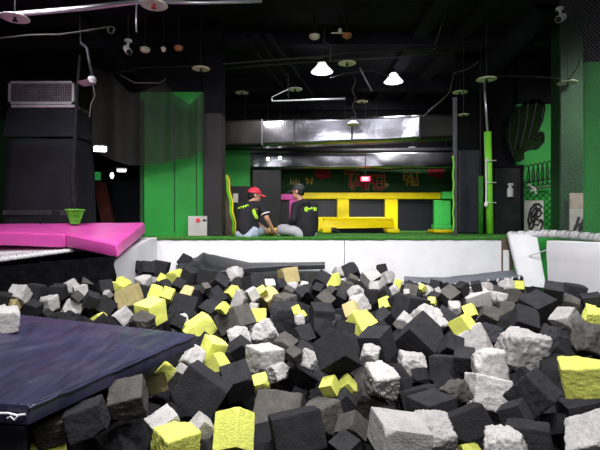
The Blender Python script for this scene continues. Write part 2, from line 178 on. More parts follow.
('d', 'c', 14.88, [-0.958, 4.644, -0.438], [0.729, -0.514, 0.452, -0.024], [0.083, 0.085, 0.079], 'crisp faded charcoal foam block, rear pit below the green panel'),
('k', 'c', 28, [-0.899, 4.573, -0.651], [-0.551, -0.378, -0.74, -0.074], [0.155, 0.155, 0.159], 'crisp black foam block, mid pit below red cap person'),
('g', 'r', 30, [-0.576, 4.73, -0.603], [-0.095, 0.355, -0.74, 0.563], [0.182, 0.191, 0.191], 'scuffed light grey foam block, mid pit below red cap person'),
('t', 'r', 30, [-0.3, 4.607, -0.54], [0.34, -0.256, -0.836, 0.347], [0.169, 0.174, 0.164], 'scuffed tan foam block, rear pit below red cap person'),
('d', 'c', 18.6, [-0.127, 4.636, -0.48], [0.303, -0.726, -0.614, 0.062], [0.104, 0.099, 0.109], 'crisp faded charcoal foam block, rear pit below black cap person'),
('d', 't', 30, [-0.156, 4.452, -0.563], [-0.36, -0.035, 0.008, -0.932], [0.183, 0.186, 0.184], 'torn faded charcoal foam block, mid pit below black cap person'),
('k', 'c', 20, [-0.028, 5.05, -0.569], [-0.122, -0.467, -0.677, 0.556], [0.122, 0.112, 0.117], 'crisp black foam block, rear pit below black cap person, second from left'),
('y', 'c', 14, [-0.028, 3.905, -0.516], [0.818, -0.151, 0.543, -0.112], [0.072, 0.066, 0.069], 'crisp lime yellow foam block, mid pit below black cap person'),
('g', 't', 16, [-0.003, 3.801, -0.578], [0.406, -0.495, -0.539, -0.547], [0.085, 0.086, 0.077], 'torn light grey foam block, mid pit below black cap person'),
('g', 'c', 14, [-0.438, 4.385, -0.579], [-0.018, 0.625, -0.088, -0.775], [0.075, 0.072, 0.076], 'crisp light grey foam block, mid pit below red cap person'),
('y', 'c', 20.46, [0.425, 5.833, -0.509], [0.149, -0.786, 0.123, 0.587], [0.144, 0.144, 0.15], 'crisp lime yellow foam block, farthest row below yellow frame, left one of two'),
('k', 'c', 24.18, [0.244, 5.167, -0.422], [-0.438, 0.267, -0.82, 0.252], [0.149, 0.144, 0.141], 'crisp black foam block, farthest row below black cap person, right one of two'),
('g', 't', 14.88, [0.515, 6.005, -0.427], [0.101, -0.168, 0.574, -0.795], [0.149, 0.136, 0.157], 'torn light grey foam block, farthest row below yellow frame, left one of two'),
('k', 'c', 18.6, [0.617, 5.507, -0.372], [-0.119, -0.772, 0.354, 0.515], [0.162, 0.167, 0.163], 'crisp black foam block, farthest row below yellow frame, left one of two'),
('d', 'c', 16.740000000000002, [0.609, 5.369, -0.452], [-0.467, 0.244, -0.447, -0.723], [0.108, 0.115, 0.102], 'crisp faded charcoal foam block, farthest row below yellow frame'),
('d', 'c', 20.46, [0.532, 5.263, -0.524], [-0.205, 0.011, 0.632, 0.747], [0.127, 0.134, 0.11], 'crisp faded charcoal foam block, rear pit below yellow frame, right of three'),
('g', 'c', 20.46, [0.828, 5.416, -0.422], [0.85, 0.41, -0.055, 0.326], [0.182, 0.164, 0.155], 'crisp light grey foam block, farthest row below yellow frame'),
('k', 'c', 13.020000000000001, [1.125, 6.323, -0.428], [-0.075, -0.04, -0.506, 0.858], [0.132, 0.121, 0.12], 'crisp black foam block, farthest row below yellow frame, right one of two'),
('g', 't', 20.46, [1.183, 6.248, -0.553], [0.67, -0.41, 0.618, 0.026], [0.186, 0.18, 0.164], 'torn light grey foam block, farthest row below yellow frame, right one of two'),
('g', 'r', 16.740000000000002, [0.829, 5.053, -0.483], [0.288, -0.618, -0.424, -0.596], [0.124, 0.117, 0.113], 'scuffed light grey foam block, rear pit below yellow frame'),
('g', 't', 22.32, [0.636, 5.145, -0.573], [-0.558, -0.319, -0.169, -0.747], [0.161, 0.16, 0.164], 'torn light grey foam block, rear pit below yellow frame, left one of two'),
('k', 'c', 26, [0.788, 4.902, -0.568], [-0.647, 0.32, -0.623, -0.302], [0.154, 0.152, 0.15], 'crisp black foam block, rear pit below yellow frame, middle of three'),
('k', 'r', 18.6, [0.868, 4.713, -0.497], [0.136, 0.552, -0.678, -0.466], [0.112, 0.107, 0.097], 'scuffed black foam block, rear pit below yellow frame'),
('g', 't', 14.88, [0.983, 4.803, -0.488], [0.581, -0.234, 0.347, -0.698], [0.11, 0.106, 0.096], 'torn light grey foam block, rear pit below yellow frame, right one of two'),
('y', 'c', 11.16, [1.066, 5.004, -0.445], [0.783, -0.118, -0.587, -0.17], [0.09, 0.086, 0.078], 'crisp lime yellow foam block, farthest row below yellow frame, right one of two'),
('k', 'c', 13.020000000000001, [0.053, 5.315, -0.425], [-0.764, 0.059, 0.526, -0.369], [0.083, 0.086, 0.078], 'crisp black foam block, farthest row below black cap person, left one of two'),
('k', 'c', 24, [0.08, 5.169, -0.562], [-0.41, -0.876, 0.25, 0.031], [0.15, 0.142, 0.13], 'crisp black foam block, rear pit below black cap person, third from left'),
('g', 'r', 13.020000000000001, [0.042, 5.283, -0.496], [-0.753, -0.295, 0.514, 0.287], [0.088, 0.081, 0.086], 'scuffed light grey foam block, farthest row below black cap person'),
('k', 'c', 18.6, [0.209, 5.082, -0.519], [0.375, -0.894, 0.246, 0.01], [0.112, 0.111, 0.114], 'crisp black foam block, rear pit below black cap person, fourth from left'),
('d', 'c', 16.740000000000002, [0.339, 5.008, -0.522], [0.421, 0.166, 0.873, -0.183], [0.098, 0.094, 0.085], 'crisp faded charcoal foam block, rear pit below yellow frame, middle of three'),
('d', 'c', 28, [0.259, 4.925, -0.623], [0.896, 0.277, 0.216, -0.273], [0.167, 0.155, 0.147], 'crisp faded charcoal foam block, rear pit below yellow frame, left of three'),
('k', 'c', 20, [0.432, 5.135, -0.609], [-0.806, -0.204, 0.511, 0.216], [0.139, 0.147, 0.131], 'crisp black foam block, rear pit below yellow frame, left of three'),
('y', 'r', 12, [0.021, 3.882, -0.551], [-0.648, -0.118, 0.309, 0.686], [0.064, 0.061, 0.058], 'scuffed lime yellow foam block, mid pit below black cap person'),
('k', 'c', 22.32, [1.105, 4.563, -0.415], [0.037, -0.317, -0.734, -0.599], [0.108, 0.105, 0.1], 'crisp black foam block, rear pit below green end pad, left of three'),
('y', 'c', 11.16, [1.262, 4.758, -0.453], [0.828, -0.248, 0.274, -0.421], [0.069, 0.066, 0.064], 'crisp lime yellow foam block, rear pit below green end pad'),
('g', 'c', 14, [1.341, 4.819, -0.504], [-0.304, 0.309, -0.331, -0.838], [0.105, 0.1, 0.098], 'crisp light grey foam block, rear pit below green end pad, middle of three'),
('g', 'c', 11.16, [1.369, 4.581, -0.453], [0.096, 0.544, 0.103, 0.827], [0.061, 0.058, 0.053], 'crisp light grey foam block, rear pit below green end pad, right of three'),
('d', 'c', 24, [1.074, 4.459, -0.447], [-0.01, 0.6, -0.241, -0.763], [0.129, 0.125, 0.128], 'crisp faded charcoal foam block, rear pit below green end pad, left one of two'),
('g', 'c', 10, [1.013, 4.37, -0.44], [0.204, 0.571, -0.77, 0.199], [0.057, 0.054, 0.053], 'crisp light grey foam block, rear pit below green end pad, left of three'),
('y', 'c', 14, [1.262, 4.398, -0.535], [0.582, -0.075, 0.704, -0.399], [0.074, 0.077, 0.068], 'crisp lime yellow foam block, mid pit below green end pad'),
('k', 'c', 16, [1.325, 4.528, -0.512], [0.747, -0.092, 0.517, 0.408], [0.088, 0.087, 0.089], 'crisp black foam block, rear pit below green end pad, middle of three'),
('d', 'c', 28, [1.583, 4.858, -0.55], [-0.303, 0.037, -0.867, 0.394], [0.164, 0.153, 0.157], 'crisp faded charcoal foam block, rear pit below green end pad, right one of two'),
('g', 'c', 34, [1.863, 4.894, -0.619], [-0.602, -0.078, 0.79, 0.08], [0.253, 0.233, 0.253], 'crisp light grey foam block, rear pit below green pole'),
('g', 't', 16, [1.513, 4.496, -0.621], [0.614, -0.431, -0.554, 0.362], [0.126, 0.121, 0.119], 'torn light grey foam block, mid pit below green end pad, right one of two'),
('y', 'c', 18, [1.62, 4.379, -0.616], [0.344, -0.337, 0.427, -0.765], [0.113, 0.114, 0.098], 'crisp lime yellow foam block, mid pit below green pole, right one of two'),
('d', 'r', 28, [1.509, 3.672, -0.515], [0.817, -0.29, -0.443, 0.226], [0.13, 0.125, 0.13], 'scuffed faded charcoal foam block, mid pit below green pole'),
('g', 't', 20, [2.08, 4.885, -0.583], [-0.075, -0.054, 0.689, -0.719], [0.14, 0.147, 0.138], 'torn light grey foam block, rear pit below green pole, left one of two'),
('d', 'c', 14.88, [2.143, 5.031, -0.518], [0.642, 0.429, -0.41, -0.486], [0.108, 0.099, 0.105], 'crisp faded charcoal foam block, rear pit below green pole'),
('k', 'c', 16.740000000000002, [1.861, 4.849, -0.45], [-0.13, -0.177, -0.971, -0.092], [0.098, 0.102, 0.095], 'crisp black foam block, rear pit below green pole, right one of two'),
('k', 'c', 14, [0.919, 4.544, -0.54], [-0.01, 0.356, 0.683, -0.638], [0.077, 0.08, 0.066], 'crisp black foam block, rear pit below yellow frame, right of three'),
('k', 'c', 13.020000000000001, [1.453, 4.915, -0.444], [0.032, -0.886, -0.45, 0.109], [0.104, 0.106, 0.105], 'crisp black foam block, rear pit below green end pad, right of three'),
('k', 'c', 14.88, [1.706, 4.842, -0.476], [-0.222, 0.788, -0.564, 0.108], [0.115, 0.107, 0.118], 'crisp black foam block, rear pit below green pole, left one of two'),
('g', 'r', 13.020000000000001, [2.037, 5.022, -0.478], [0.119, 0.208, -0.962, 0.128], [0.098, 0.099, 0.085], 'scuffed light grey foam block, rear pit below green pole'),
('g', 'r', 28, [-1.743, 2.7, -0.341], [0.939, 0.048, 0.029, 0.339], [0.15, 0.14, 0.125], 'grey foam block resting on the navy mat at the left edge'),
]
# ------------------------------------------------------------------ materials
def nodes(name):
    m = bpy.data.materials.new(name); m.use_nodes = True
    return m, m.node_tree.nodes, m.node_tree.links, m.node_tree.nodes['Principled BSDF']
def mat(name, col, rough=.6, metal=0., bump=0., scale=40., var=.15, vscale=6., emis=0., spec=.35, detail=6., stretch=(1,1,1), coat=0., bdist=.01):
    m, n, l, b = nodes(name)
    b.inputs['Roughness'].default_value = rough; b.inputs['Metallic'].default_value = metal
    b.inputs['Specular IOR Level'].default_value = spec
    b.inputs['Coat Weight'].default_value = coat
    tc = n.new('ShaderNodeTexCoord')
    mp = n.new('ShaderNodeMapping'); mp.inputs['Scale'].default_value = stretch
    l.new(tc.outputs['Object'], mp.inputs['Vector'])
    ns = n.new('ShaderNodeTexNoise'); ns.inputs['Scale'].default_value = vscale; ns.inputs['Detail'].default_value = detail
    l.new(mp.outputs['Vector'], ns.inputs['Vector'])
    cr = n.new('ShaderNodeMapRange'); cr.inputs['From Min'].default_value = .3; cr.inputs['From Max'].default_value = .7
    cr.inputs['To Min'].default_value = 1-var; cr.inputs['To Max'].default_value = 1+var
    l.new(ns.outputs['Fac'], cr.inputs['Value'])
    mx = n.new('ShaderNodeVectorMath'); mx.operation = 'SCALE'; mx.inputs[0].default_value = col[:3]
    l.new(cr.outputs['Result'], mx.inputs['Scale'])
    l.new(mx.outputs['Vector'], b.inputs['Base Color'])
    if bump:
        n2 = n.new('ShaderNodeTexNoise'); n2.inputs['Scale'].default_value = scale; n2.inputs['Detail'].default_value = detail
        l.new(mp.outputs['Vector'], n2.inputs['Vector'])
        bp = n.new('ShaderNodeBump'); bp.inputs['Strength'].default_value = bump; bp.inputs['Distance'].default_value = bdist
        l.new(n2.outputs['Fac'], bp.inputs['Height']); l.new(bp.outputs['Normal'], b.inputs['Normal'])
    if emis:
        b.inputs['Emission Color'].default_value = (*col[:3], 1); b.inputs['Emission Strength'].default_value = emis
    return m
def foam(name, col, var, pit):
    m, n, l, b = nodes(name)
    b.inputs['Roughness'].default_value = .95; b.inputs['Specular IOR Level'].default_value = .12
    tc = n.new('ShaderNodeTexCoord'); oi = n.new('ShaderNodeObjectInfo')
    off = n.new('ShaderNodeVectorMath'); off.operation = 'ADD'
    l.new(tc.outputs['Object'], off.inputs[0]); l.new(oi.outputs['Location'], off.inputs[1])
    a = n.new('ShaderNodeTexNoise'); a.inputs['Scale'].default_value = 14; a.inputs['Detail'].default_value = 8; a.inputs['Roughness'].default_value = .7
    v = n.new('ShaderNodeTexVoronoi'); v.inputs['Scale'].default_value = 75
    f = n.new('ShaderNodeTexNoise'); f.inputs['Scale'].default_value = 110; f.inputs['Detail'].default_value = 4
    for t in (a, v, f): l.new(off.outputs['Vector'], t.inputs['Vector'])
    mr = n.new('ShaderNodeMapRange'); mr.inputs['From Min'].default_value = .3; mr.inputs['From Max'].default_value = .7
    mr.inputs['To Min'].default_value = 1-var; mr.inputs['To Max'].default_value = 1+var
    l.new(a.outputs['Fac'], mr.inputs['Value'])
    pr = n.new('ShaderNodeMapRange'); pr.inputs['From Min'].default_value = .0; pr.inputs['From Max'].default_value = .35
    pr.inputs['To Min'].default_value = 1-pit; pr.inputs['To Max'].default_value = 1
    l.new(v.outputs['Distance'], pr.inputs['Value'])
    rr = n.new('ShaderNodeMapRange'); rr.inputs['To Min'].default_value = .8; rr.inputs['To Max'].default_value = 1.2
    l.new(oi.outputs['Random'], rr.inputs['Value'])
    m1 = n.new('ShaderNodeMath'); m1.operation = 'MULTIPLY'; l.new(mr.outputs['Result'], m1.inputs[0]); l.new(pr.outputs['Result'], m1.inputs[1])
    m2 = n.new('ShaderNodeMath'); m2.operation = 'MULTIPLY'; l.new(m1.outputs['Value'], m2.inputs[0]); l.new(rr.outputs['Result'], m2.inputs[1])
    sc = n.new('ShaderNodeVectorMath'); sc.operation = 'SCALE'; sc.inputs[0].default_value = col
    l.new(m2.outputs['Value'], sc.inputs['Scale']); l.new(sc.outputs['Vector'], b.inputs['Base Color'])
    ad = n.new('ShaderNodeMath'); ad.operation = 'ADD'; l.new(f.outputs['Fac'], ad.inputs[0]); l.new(a.outputs['Fac'], ad.inputs[1])
    bp = n.new('ShaderNodeBump'); bp.inputs['Strength'].default_value = .55; bp.inputs['Distance'].default_value = .008
    l.new(ad.outputs['Value'], bp.inputs['Height']); l.new(bp.outputs['Normal'], b.inputs['Normal'])
    return m
def netting(name, col, scale, fill):      # fine woven net: procedural holes
    m, n, l, b = nodes(name)
    b.inputs['Base Color'].default_value = (*col, 1); b.inputs['Roughness'].default_value = .8
    tc = n.new('ShaderNodeTexCoord'); mp = n.new('ShaderNodeMapping')
    mp.inputs['Rotation'].default_value = (0, R(45), 0); mp.inputs['Scale'].default_value = (scale,)*3
    l.new(tc.outputs['Object'], mp.inputs['Vector'])
    sp = n.new('ShaderNodeSeparateXYZ'); l.new(mp.outputs['Vector'], sp.inputs['Vector'])
    prev = None
    for ax in ('X', 'Z'):
        fr = n.new('ShaderNodeMath'); fr.operation = 'FRACT'; l.new(sp.outputs[ax], fr.inputs[0])
        lt = n.new('ShaderNodeMath'); lt.operation = 'LESS_THAN'; lt.inputs[1].default_value = fill; l.new(fr.outputs['Value'], lt.inputs[0])
        if prev is None: prev = lt
        else:
            mx = n.new('ShaderNodeMath'); mx.operation = 'MAXIMUM'; l.new(prev.outputs['Value'], mx.inputs[0]); l.new(lt.outputs['Value'], mx.inputs[1]); prev = mx
    l.new(prev.outputs['Value'], b.inputs['Alpha'])
    return m
M = dict(
    k=foam('black foam', (.025, .025, .028), .3, .35), d=foam('faded charcoal foam', (.075, .070, .064), .3, .4),
    g=foam('light grey foam', (.37, .357, .345), .2, .5), y=foam('lime yellow foam', (.64, .67, .14), .14, .22),
    t=foam('tan foam', (.43, .36, .17), .18, .3),
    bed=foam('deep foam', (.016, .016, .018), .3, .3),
    white=mat('white padded wall', (.74, .74, .76), .55, bump=.35, scale=9, var=.07, vscale=3),
    whitepad=mat('white vinyl', (.70, .70, .73), .45, bump=.15, scale=7, var=.04),
    turf=mat('green turf', (.055, .22, .028), .9, bump=1., scale=170, var=.5, vscale=45),
    pink=mat('pink vinyl', (.72, .085, .42), .38, bump=.12, scale=6, var=.08, vscale=3),
    navy=mat('navy vinyl', (.030, .028, .060), .33, bump=.9, scale=1.5, var=.25, vscale=4, spec=.6, stretch=(4.5, 1.1, 1), bdist=.06, detail=3.),
    matblack=mat('black vinyl mat', (.008, .009, .013), .5, bump=.3, scale=8, var=.3, spec=.5),
    matgrey=mat('slate vinyl mat', (.12, .13, .155), .5, bump=.3, scale=9, var=.2),
    yellow=mat('yellow vinyl', (.86, .66, .0), .4, bump=.2, scale=9, var=.08),
    green=mat('green vinyl', (.06, .5, .09), .45, var=.1),
    limepad=mat('lime padding', (.16, .55, .03), .5, var=.12),
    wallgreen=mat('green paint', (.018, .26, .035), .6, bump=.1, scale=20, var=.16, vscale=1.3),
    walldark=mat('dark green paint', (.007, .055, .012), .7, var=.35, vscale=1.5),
    black=mat('black paint', (.006, .006, .008), .8, var=.3, spec=.12),
    ceil=mat('ceiling black', (.014, .013, .020), .9, spec=.15, bump=.4, scale=3, var=.45, vscale=.9),
    pipe=mat('black pipe', (.014, .0135, .017), .5, var=.2),
    steel=mat('grey steel', (.07, .07, .08), .5, metal=.3, var=.25, vscale=9),
    chrome=mat('bright pipe', (.55, .54, .6), .3, metal=.7, var=.1),
    cream=mat('cream plate', (.95, .90, .70), .5, var=.1), plate=mat('white plate', (.92, .86, .90), .5, var=.1),
    orange=mat('orange plate', (.55, .22, .10), .5, var=.2), red=mat('red bulb', (.35, .02, .01), .4),
    foil=mat('crumpled foil', (.30, .30, .34), .25, metal=1., bump=1., scale=2.2, var=.15, vscale=3, detail=3.),
    duct=mat('dusty duct', (.016, .015, .0145), .5, metal=.4, bump=.5, scale=3, var=.4, vscale=2),
    pillar=mat('grey pillar', (.018, .0165, .0175), .7, bump=.2, scale=8, var=.4, vscale=1.5),
    slate=mat('slate screen', (.022, .0225, .031), .85, spec=.15, bump=.3, scale=120, var=.25, vscale=2),
    board=mat('black padded board', (.014, .014, .016), .6, bump=.1, var=.25),
    vent=mat('vent frame', (.50, .46, .50), .6, var=.2), louvre=mat('vent lattice', (.20, .165, .19), .7, var=.3),
    bedmesh=mat('trampoline mesh', (.008, .009, .016), .38, var=.3, spec=.5),
    whitemesh=mat('white webbing', (.66, .66, .66), .8, bump=.8, scale=90, var=.25, vscale=60),
    skin=mat('skin', (.48, .25, .16), .55, var=.08), hair=mat('hair', (.012, .010, .010), .6, bump=.4, scale=60),
    shirt=mat('black cloth', (.012, .012, .016), .85, bump=.3, scale=30, var=.3), lime=mat('lime print', (.48, .85, .04), .6, var=.05),
    denim=mat('light denim', (.30, .36, .43), .85, bump=.4, scale=90, var=.3, vscale=20), sweat=mat('grey sweatpants', (.36, .36, .39), .9, bump=.3, scale=40, var=.12),
    capred=mat('red cap', (.62, .03, .06), .6, var=.1), capblack=mat('black cap', (.03, .034, .036), .65, var=.2), shoe=mat('white shoe', (.6, .6, .58), .6), trimw=mat('white piping', (.7, .7, .7), .6),
    graf=mat('graffiti red', (.27, .014, .026), .7, var=.25), grafl=mat('graffiti outline', (.30, .30, .10), .7), graft=mat('graffiti tan', (.40, .27, .04), .7, var=.2),
    led=mat('red lit sign', (1., .04, .10), .5, emis=3.), ledw=mat('pink lit letters', (1., .55, .65), .5, emis=5.),
    lampw=mat('lamp glass', (1., .97, 1.), .4, emis=16.), lampd=mat('dim lamp glass', (.95, 1., .95), .4, emis=6.), shade=mat('lamp shade', (.8, .8, .8), .35, var=.05),
    whitep=mat('white paint', (.72, .72, .72), .5, var=.08), beige=mat('beige board', (.36, .31, .25), .7, var=.2), ink=mat('black ink', (.012, .012, .014), .6),
    olive=mat('olive mural', (.008, .018, .006), .9, spec=.02, var=.4, vscale=4), brown=mat('brown panel', (.11, .075, .055), .7, var=.25), rust=mat('dark red lattice', (.10, .018, .016), .7, var=.4),
    signgrey=mat('grey sign', (.42, .40, .38), .6, var=.12), rope=mat('white rope', (.62, .62, .60), .8, bump=.5, scale=80), strap=mat('navy strap', (.06, .075, .16), .5, var=.3),
    netblack=mat('black net cord', (.008, .008, .010), .9), netgrey=mat('grey net cord', (.20, .20, .22), .7), wire=mat('dull wire', (.07, .063, .058), .6), paper=mat('paper', (.55, .53, .48), .7),
    basket=mat('green basket', (.10, .42, .03), .5), drape=netting('dark drape net', (.008, .008, .005), 60., .42), skirt=mat('black skirt', (.004, .004, .005), .9, spec=.05, bump=1., scale=14, var=.5, vscale=12),
    greyfloor=mat('dark floor', (.03, .03, .034), .7, var=.3),
)

# ------------------------------------------------------------------ mesh helpers
class MB:
    def __init__(s): s.bm = bmesh.new()
    def poly(s, pts):
        return s.bm.faces.new([s.bm.verts.new(p) for p in pts])
    def box(s, lo, hi, mtx=None, bevel=0., seg=2):
        x0, y0, z0 = lo; x1, y1, z1 = hi
        v = [s.bm.verts.new(c) for c in ((x0,y0,z0),(x1,y0,z0),(x1,y1,z0),(x0,y1,z0),(x0,y0,z1),(x1,y0,z1),(x1,y1,z1),(x0,y1,z1))]
        f = [s.bm.faces.new([v[i] for i in q]) for q in ((3,2,1,0),(4,5,6,7),(0,1,5,4),(1,2,6,5),(2,3,7,6),(3,0,4,7))]
        if mtx is not None: bmesh.ops.transform(s.bm, matrix=mtx, verts=v)
        if bevel:
            es = list({e for q in f for e in q.edges})
            bmesh.ops.bevel(s.bm, geom=es, offset=bevel, segments=seg, affect='EDGES', profile=.5)
        return s
    def obox(s, c, dims, mtx=None, bevel=0.):
        m = Matrix.Translation(c) @ (mtx.to_4x4() if mtx is not None else Matrix.Identity(4))
        h = [d/2 for d in dims]
        return s.box([-a for a in h], h, m, bevel)
    def tube(s, pts, r, n=8, closed=False):
        pts = [Vector(p) for p in pts]; rs = r if isinstance(r, (list, tuple)) else [r]*len(pts)
        rings = []; up = Vector((.13, .21, .97)).normalized(); N = len(pts)
        for i, p in enumerate(pts):
            a = pts[(i-1) % N] if closed else pts[max(i-1, 0)]; b = pts[(i+1) % N] if closed else pts[min(i+1, N-1)]
            t = (b-a).normalized() if (b-a).length > 1e-9 else Vector((0,0,1))
            u = t.cross(up)
            if u.length < .05: u = t.cross(Vector((1,0,0)))
            u.normalize(); w = t.cross(u)
            rings.append([s.bm.verts.new(p+(u*math.cos(k*2*math.pi/n)+w*math.sin(k*2*math.pi/n))*rs[i]) for k in range(n)])
        for i in range(N if closed else N-1):
            A, B = rings[i], rings[(i+1) % N]
            for k in range(n): s.bm.faces.new((A[k], A[(k+1)%n], B[(k+1)%n], B[k]))
        if not closed:
            s.bm.faces.new(rings[0][::-1]); s.bm.faces.new(rings[-1])
        return s
    def lathe(s, c, prof, n=24, mtx=None):        # profile of (radius, height) about a vertical axis
        c = Vector(c); rings = []; m = mtx.to_3x3() if mtx is not None else Matrix.Identity(3)
        for r, z in prof:
            if r < 1e-6: rings.append([s.bm.verts.new(c+m@Vector((0,0,z)))])
            else: rings.append([s.bm.verts.new(c+m@Vector((r*math.cos(2*math.pi*k/n), r*math.sin(2*math.pi*k/n), z))) for k in range(n)])
        for A, B in zip(rings, rings[1:]):
            for k in range(n):
                q = [A[k % len(A)], A[(k+1) % len(A)], B[(k+1) % len(B)], B[k % len(B)]]
                u = []
                for x in q:
                    if x not in u: u.append(x)
                if len(u) > 2: s.bm.faces.new(u)
        return s
    def ball(s, c, r, sc=(1,1,1), mtx=None, n=2):
        m = Matrix.Translation(c) @ (mtx.to_4x4() if mtx is not None else Matrix.Identity(4)) @ Matrix.Diagonal((*[r*k for k in sc], 1))
        bmesh.ops.create_icosphere(s.bm, subdivisions=n, radius=1, matrix=m); return s
    def grid(s, rows, thick=None):                 # rows of points; thick = offset vector of a second skin
        top = [[s.bm.verts.new(p) for p in r] for r in rows]
        for a, b in zip(top, top[1:]):
            for i in range(len(a)-1): s.bm.faces.new((a[i], a[i+1], b[i+1], b[i]))
        if thick is not None:
            bot = [[s.bm.verts.new(Vector(p)+(thick(p) if callable(thick) else Vector(thick))) for p in r] for r in rows]
            for a, b in zip(bot, bot[1:]):
                for i in range(len(a)-1): s.bm.faces.new((a[i], b[i], b[i+1], a[i+1]))
            def side(t, u):
                for i in range(len(t)-1): s.bm.faces.new((t[i], u[i], u[i+1], t[i+1]))
            side(top[0], bot[0]); side(top[-1][::-1], bot[-1][::-1])
            side([r[0] for r in top][::-1], [r[0] for r in bot][::-1]); side([r[-1] for r in top], [r[-1] for r in bot])
        return s
    def build(s, name, m, parent=None, smooth=False, bevel=0., bseg=3, subd=0):
        bmesh.ops.recalc_face_normals(s.bm, faces=s.bm.faces)
        me = bpy.data.meshes.new(name); s.bm.to_mesh(me); s.bm.free()
        me.materials.append(m)
        if smooth:
            for p in me.polygons: p.use_smooth = True
        o = bpy.data.objects.new(name, me); COL.objects.link(o)
        if parent is not None:
            o.parent = parent; o.matrix_parent_inverse = Matrix.Translation(-parent.location)
        if bevel:
            md = o.modifiers.new('bevel', 'BEVEL'); md.width = bevel; md.segments = bseg; md.limit_method = 'ANGLE'; md.angle_limit = R(40)
        if subd:
            md = o.modifiers.new('subd', 'SUBSURF'); md.levels = subd; md.render_levels = subd
        return o
def tag(o, label, cat, group=None, kind=None):
    o['label'] = label; o['category'] = cat
    if group: o['group'] = group
    if kind: o['kind'] = kind
    return o
def thing(name, loc, label, cat, group=None):
    o = bpy.data.objects.new(name, None); COL.objects.link(o); o.location = loc; o.empty_display_size = .1
    return tag(o, label, cat, group)
def struct(name, mb, m, **k):
    o = mb.build(name, m, **k); o['kind'] = 'structure'; return o
def lerp(a, b, t): return a+(b-a)*t
def sample_grid(corner_rows, nu, nv, fn=None):   # bilinear resample of a coarse grid of points
    out = []
    H = len(corner_rows)-1; W = len(corner_rows[0])-1
    for j in range(nv+1):
        y = j/nv*H; j0 = min(int(y), H-1); fy = y-j0; row = []
        for i in range(nu+1):
            x = i/nu*W; i0 = min(int(x), W-1); fx = x-i0
            p = lerp(lerp(corner_rows[j0][i0], corner_rows[j0][i0+1], fx), lerp(corner_rows[j0+1][i0], corner_rows[j0+1][i0+1], fx), fy)
            row.append(p+fn(i/nu, j/nv, p) if fn else p)
        out.append(row)
    return out
def wallrect(px0, px1, y_top, y_bot, Y, th=.05):   # lo, hi of an upright slab that fills a rectangle seen at depth Y
    a = P(px0, y_bot, Y); b = P(px1, y_top, Y)
    return (a.x, Y, a.z), (b.x, Y+th, b.z)

# ------------------------------------------------------------------ room shell
CEIL = 3.5
struct('floor', MB().box((-7, 7.08, -.06), (7, 14.2, -.012)), M['turf'])
struct('floor_left', MB().box((-7, 6.2, -.30), (-2.52, 6.98, -.22)), M['greyfloor'])
struct('floor_right', MB().box((3.70, -1.5, -.06), (7, 7.08, -.012)), M['greyfloor'])
struct('floor_pit', MB().box((-7, -1.5, -1.55), (3.70, 6.98, -1.45)), M['black'])
struct('ceiling', MB().box((-7, -1.5, CEIL), (7, 14.2, CEIL+.1)), M['ceil'])
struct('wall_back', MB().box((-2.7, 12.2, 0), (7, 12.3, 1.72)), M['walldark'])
struct('wall_back_upper', MB().box((-2.7, 12.2, 1.72), (7, 12.3, CEIL)), M['black'])
struct('wall_corridor', MB().box((-7, 14.0, 0), (-2.7, 14.1, CEIL)), M['black'])
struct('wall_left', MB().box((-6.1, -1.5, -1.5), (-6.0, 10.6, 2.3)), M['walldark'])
struct('wall_left_upper', MB().box((-6.1, -1.5, 2.3), (-6.0, 10.6, CEIL)), M['black'])
struct('wall_left_rear', MB().box((-6.1, 10.6, 0), (-6.0, 14.0, CEIL)), M['black'])
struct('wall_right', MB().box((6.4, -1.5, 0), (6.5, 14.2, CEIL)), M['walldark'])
struct('wall_front', MB().box((-7, -1.6, -1.5), (7, -1.5, CEIL)), M['ceil'])
# pit walls
w = MB()
for a, b in ((-2.9, .672), (.680, 3.13)): w.box((a, 6.995, -1.45), (b, 7.08, -.012), bevel=.006)
struct('wall_pit_back', w, M['white'])
w = MB()
prof = [(7.0, -.01), (6.6, -.03), (6.2, -.09), (5.8, -.16), (5.4, -.225), (5.15, -.24)]
for (ya, za), (yb, zb) in zip(prof, prof[1:]):
    v = [Vector((x, y, z)) for x in (-2.17, -2.25) for y, z in ((ya, -1.45), (ya, za), (yb, zb), (yb, -1.45))]
    vs = [w.bm.verts.new(p) for p in v]
    for q in ((0,1,2,3),(7,6,5,4),(1,5,6,2)): w.bm.faces.new([vs[i] for i in q])
struct('wall_pit_left', w, M['white'])
struct('wall_pit_right', MB().box((3.62, 1.0, -1.45), (3.70, 6.98, -.01)), M['green'])
struct('wall_pit_corner', MB().box((3.14, 6.995, -1.45), (3.70, 7.08, -.012)), M['green'])
# turf-covered lip of the platform
def turf_fn(u, v, p): return Vector((0, noise.noise(p*9)*.008, noise.noise(p*11)*.008))
rows = [[Vector((x*.05, 6.985, -.05)) for x in range(-44, 65)], [Vector((x*.05, 6.97, -.018)) for x in range(-44, 65)], [Vector((x*.05, 7.01, .0)) for x in range(-44, 65)], [Vector((x*.05, 7.4, .0)) for x in range(-44, 65)], [Vector((x*.05, 7.44, -.02)) for x in range(-44, 65)]]
rows = [[p+turf_fn(0, 0, p) for p in r] for r in rows]
struct('trim_1', MB().grid(rows), M['turf'])
g = MB()
for i in range(5200):
    x = random.uniform(-2.3, 3.18); y = random.uniform(6.955, 7.12); z = -.008 if y > 7.0 else random.uniform(-.05, -.01)
    a = random.uniform(0, 6.28); h = random.uniform(.012, .024); d = Vector((math.cos(a), math.sin(a), 0))*.004
    tip = Vector((x+random.uniform(-.012, .012), y-random.uniform(0, .02), z+h))
    b0 = Vector((x, y, z)); g.poly([b0-d, b0+d, tip])
tag(g.build('turf_grass', M['turf']), 'short artificial green grass along the platform edge', 'grass', kind='stuff')

